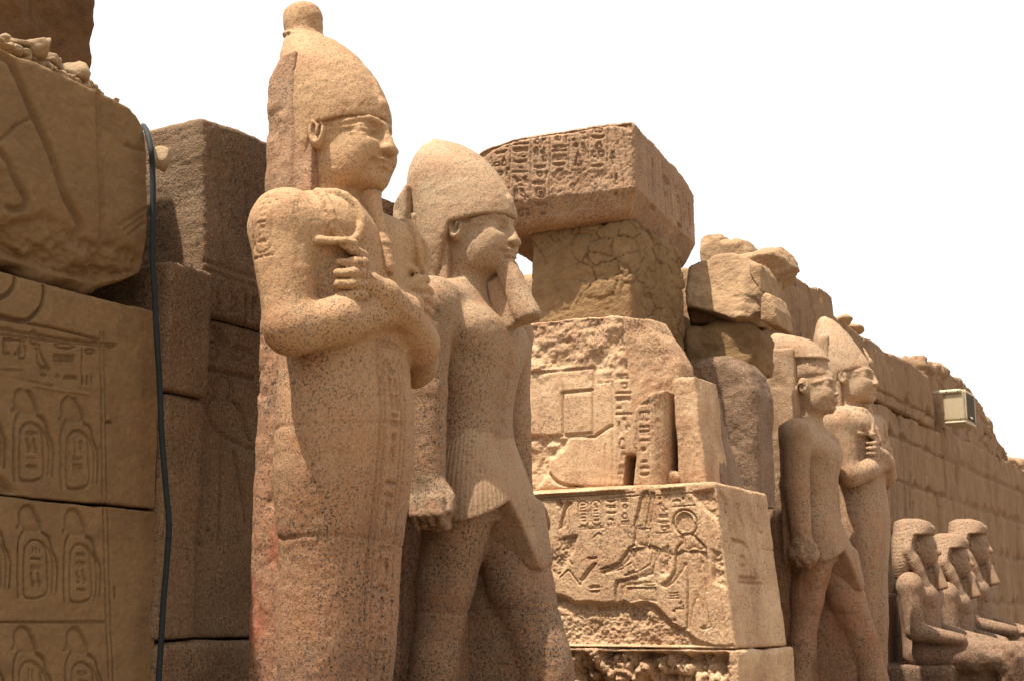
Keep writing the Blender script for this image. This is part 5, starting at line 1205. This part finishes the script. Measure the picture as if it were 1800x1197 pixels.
# ------------------------------------------------------------------ the long pylon wall
XW = -5.55
pw = thing('pylon_wall', (0, 0, 0), 'long sandstone pylon wall running away to the right behind the statues', 'wall')
def wallrel(y0, y1, z0, z1, seed, res=.022):
    r = Rel(y0, y1, z0, z1, res); rnd = random.Random(seed)
    zs = [0, .95, 1.95, 2.9, 3.75, 4.45, 5.08, 5.9]
    for z in zs[1:-1]:
        if not z0 < z < z1: continue
        pts = []; y = y0
        while y < y1: pts.append((y, z+rnd.uniform(-.02, .02))); y += .5
        r.line(pts+[(y1, z)], .045, .055, raw=True)
        y = y0
        while y < y1:
            if rnd.random() < .4: r.poly([(y, z-.03), (y+rnd.uniform(.1, .3), z-.05), (y+rnd.uniform(.3, .6), z+.02), (y+.2, z+rnd.uniform(.06, .2))], .09, soft=.03, raw=True)
            y += rnd.uniform(.4, 1.0)
    for k in range(len(zs)-1):
        y = y0+rnd.uniform(0, 1.5)
        while y < y1:
            a, b = max(zs[k], z0), min(zs[k+1], z1)
            if b > a:
                dy = rnd.uniform(-.06, .12); r.line([(y, b), (y+dy*.5, (a+b)/2), (y+dy, a)], .038, .05, raw=True)
                if rnd.random() < .3: r.poly([(y-.03, b), (y+.16, b), (y+.12+dy, (a+b)/2), (y+.03+dy, a+.1)], .10, soft=.03, raw=True)
            y += rnd.uniform(1.1, 2.4)
    n = int((y1-y0)*(z1-z0)*3.4)
    for k in range(n):         # scars, chisel marks and the ghosts of large reliefs
        y = rnd.uniform(y0, y1); z = rnd.uniform(z0, z1); L = rnd.uniform(.15, .9)
        dx = rnd.uniform(-.12, .05)*L
        r.curve([(y, z), (y+dx+rnd.uniform(-.04, .04), z-L*.35), (y+dx*2+rnd.uniform(-.06, .06), z-L*.7), (y+dx*2.4, z-L)], rnd.choice((.03, .035, .05)), rnd.choice((.02, .03, .04, .09)), raw=True)
    for k in range(int((y1-y0)*.7)):
        y = rnd.uniform(y0, y1); z = rnd.uniform(z0+.4, z1); s_ = rnd.uniform(.5, 1.3)
        r.curve([(y+s_*.2*math.cos(a), z+s_*.55*math.sin(a)) for a in np.linspace(rnd.uniform(0, 2), rnd.uniform(3, 5.5), 6)], .045, .025, raw=True)
    return r
def jagtop(zt, seed, amp=.10):
    def w(V):
        V = V.copy(); k = sstep(zt-.45, zt, V[:, 2]); n = fbm(np.stack([V[:, 1]*1.3, V[:, 1]*0, V[:, 0]*.6], 1), 1.0, 5, seed)
        c_ = np.round(fbm(np.stack([V[:, 1]*.9, V[:, 1]*0+3, V[:, 1]*0], 1), 1.0, 2, seed+3)*3)/3
        V[:, 2] += k*(amp*n+amp*.6*c_-amp*.3); V[:, 0] -= k*.06*np.clip(n+.4, 0, 1); return V
    return w
def wpost(seed):
    def f(V, Q):
        N = normals(V, Q); d1, idv = cells(V*np.array([.01, 1, 1])[None], (1, .62, 1.05), seed)
        return V+N*((idv-.5)*.02+.03*fbm(V, (2, 2.6, .8), 6, seed+2, .6)-.05*np.maximum(ridged(V, (2.4, 2.8, .7), 4, seed+5)-.66, 0)*3)[:, None]
    return f
def wpart(y, z, seed, res, x0=XW, d=1.6, amp=.1, chip=.10):
    return block('masonry', (x0-d, x0), y, z, M_SWALL, res, .03, .03, 1.2, seed, relX=wallrel(y[0], y[1], z[0], z[1], seed, max(.012, res*.7)), chip=chip, warp=jagtop(z[1], seed, amp), parent=pw, rres=(3, 1, 1), post=wpost(seed), fine=.008)
wpart((16.4, 19.35), (4.9, 6.06), 101, .020, XW+.03, 1.3, .16)
wpart((16.2, 26.0), (0, 4.88), 102, .026, XW, 1.6, .01, .02)
wpart((19.45, 25.3), (4.90, 5.84), 103, .022, XW+.01, 1.3, .07)
wpart((26.03, 60.0), (0, 5.05), 104, .05, XW, 1.6, .10)
block('masonry', (XW-2.0, XW-.12), (25.5, 33.2), (4.9, 6.25), M_SWALL, .04, .05, .05, 1.5, 105, chip=.15, parent=pw, post=coursed, warp=lambda V: (lambda U: (U.__setitem__((slice(None), 2), U[:, 2]-np.clip((U[:, 1]-29.6)/3.4, 0, 1)*.95*np.clip(U[:, 2]-4.9, 0, 1)), U)[1])(V.copy()))
# the granite corner of the far gateway seen on the lit end of the upper course
for (a, b, Y, k, r_) in ((1478, 556, 19.2, 1, .16), (1492, 566, 19.6, 2, .10), (1505, 570, 20.0, 3, .12), (1771, 810, 33, 4, .3), (1786, 816, 34, 5, .35), (1796, 824, 35, 6, .3)):
    y_, z_ = PX(a, b, XW-.3); o = rock('loose_stone', (XW-.3, y_, z_-.09), (r_, r_*1.3, r_*.7), M_SPALE, 90+k, 3, .15, k)
    tag(o, 'pale loose stone lying on top of the long wall', 'stone', 'loose stones along the wall top')

# ------------------------------------------------------------------ loudspeaker cabinet on the wall top
bx0 = (XW-.12, 25.05)
sp = thing('loudspeaker', (-5.10, 25.8, 5.075), 'beige loudspeaker cabinet with dark grille, mounted on top of the long wall', 'loudspeaker', rotz=math.radians(-2))
def bxm(name, lo, hi, mat, par, r=.012):
    return block(name, (lo[0], hi[0]), (lo[1], hi[1]), (lo[2], hi[2]), mat, .05, r, .0, 1, 1, chip=0, parent=par, fine=0)
bxm('cabinet', (-.37, .0, .0), (.0, .70, .56), M_BEIGE, sp)
bxm('mounting_rail', (-.58, -.03, .49), (-.04, -.002, .57), M_BEIGE, sp, .006); bxm('lower_rail', (-.36, -.02, -.045), (.02, .72, -.003), M_BEIGE, sp, .006)
bxm('grille', (.004, .05, .035), (.022, .65, .525), M_GRILLE, sp, .006)
bxm('grille_frame', (.004, .004, .004), (.03, .046, .556), M_BEIGE, sp, .006); bxm('grille_frame', (.004, .654, .004), (.03, .696, .556), M_BEIGE, sp, .006)
bxm('badge', (.024, .26, .06), (.032, .44, .10), M_METAL, sp, .003)
for (x, y, z) in ((-.10, -.032, .53), (-.30, -.032, .53), (-.08, -.004, .03)): rock('screw', (x, y, z), (.016, .008, .016), M_SCREW, 3, 2, 0, parent=sp)

# ------------------------------------------------------------------ a visitor at the right edge of the picture
pt = thing('person', (-1.935, 12.55, 0), 'person in a blue short-sleeved shirt at the right edge, only the arm in view', 'person', rotz=math.radians(150))
f = Field((-.36, -.42, 0), (.40, .42, 1.80), .010)
f.loft([(.84, .11, .165, 0), (1.0, .12, .16, 0), (1.15, .11, .145, 0), (1.32, .12, .175, 0), (1.42, .09, .16, 0), (1.48, .06, .07, 0)], .03)
for y in (-1, 1):
    f.chain([(0, y*.09, .90), (.01, y*.095, .50), (0, y*.10, .09)], [.085, .058, .042], .03); f.slab((.06, y*.105, .04), (.13, .045, .04), .03, .03)
    f.chain([(0, y*.185, 1.40), (-.02, y*.235, 1.13), (.13, y*.225, .93)], [.052, .043, .032], .03)
    f.ell((.19, y*.22, .865), (.045, .018, .05), .02)
    for i in range(4): f.chain([(.19+.018*i-.02, y*.22, .84), (.20+.02*i-.02, y*.225, .80), (.205+.02*i-.02, y*.21, .765+.008*abs(i-2))], .0085, .004)
    f.chain([(.20, y*.215, .88), (.235, y*.20, .85), (.245, y*.20, .82)], .010, .006)
    f.ell((.0, y*.078, 1.60), (.018, .010, .032), .006)
f.cone((0, 0, 1.42), (.015, 0, 1.52), .058, .055, .03); f.ell((.01, 0, 1.625), (.093, .075, .115), .02); f.ell((.035, 0, 1.56), (.065, .055, .06), .03)
f.cone((.10, 0, 1.62), (.122, 0, 1.585), .010, .016, .01); f.ell((.098, 0, 1.548), (.012, .027, .008), .006)
for y in (-1, 1): f.ell((.098, y*.032, 1.625), (.018, .02, .012), .01, 'sub'); f.ell((.082, y*.032, 1.625), (.013, .015, .010), .004)
V, Q = f.mesh(); link_mesh('body', V, Q, M_SKIN, pt)
f = Field((-.30, -.40, .8), (.30, .40, 1.55), .011)
f.loft([(.86, .135, .185, 0), (1.0, .135, .178, 0), (1.15, .13, .165, 0), (1.32, .14, .195, 0), (1.43, .105, .175, 0), (1.47, .08, .09, 0)], .03)
for y in (-1, 1): f.chain([(0, y*.185, 1.40), (-.015, y*.232, 1.20)], [.068, .068], .03)
V, Q = f.mesh(); V = displace(V, Q, .008, 9, 4, 3); link_mesh('shirt', V, Q, M_BLUE, pt)
f = Field((-.25, -.3, .02), (.25, .3, 1.0), .012)
f.loft([(.80, .125, .175, 0), (.95, .13, .172, 0)], .03)
for y in (-1, 1): f.chain([(0, y*.09, .86), (.01, y*.095, .50), (0, y*.10, .10)], [.10, .078, .07], .03)
V, Q = f.mesh(); V = displace(V, Q, .008, 9, 4, 3); link_mesh('trousers', V, Q, M_TROU, pt)
f = Field((-.15, -.13, 1.45), (.15, .13, 1.78), .008); f.ell((-.006, 0, 1.645), (.100, .084, .115), .02); f.slab((.10, 0, 1.58), (.075, .1, .085), .02, .02, 'sub')
V, Q = f.mesh(); link_mesh('hair', V, Q, M_HAIR, pt)
for y in (-1, 1): rock('eye', (.090, y*.032, 1.625), (.008, .013, .009), M_EYE, 1, 2, 0, parent=pt)
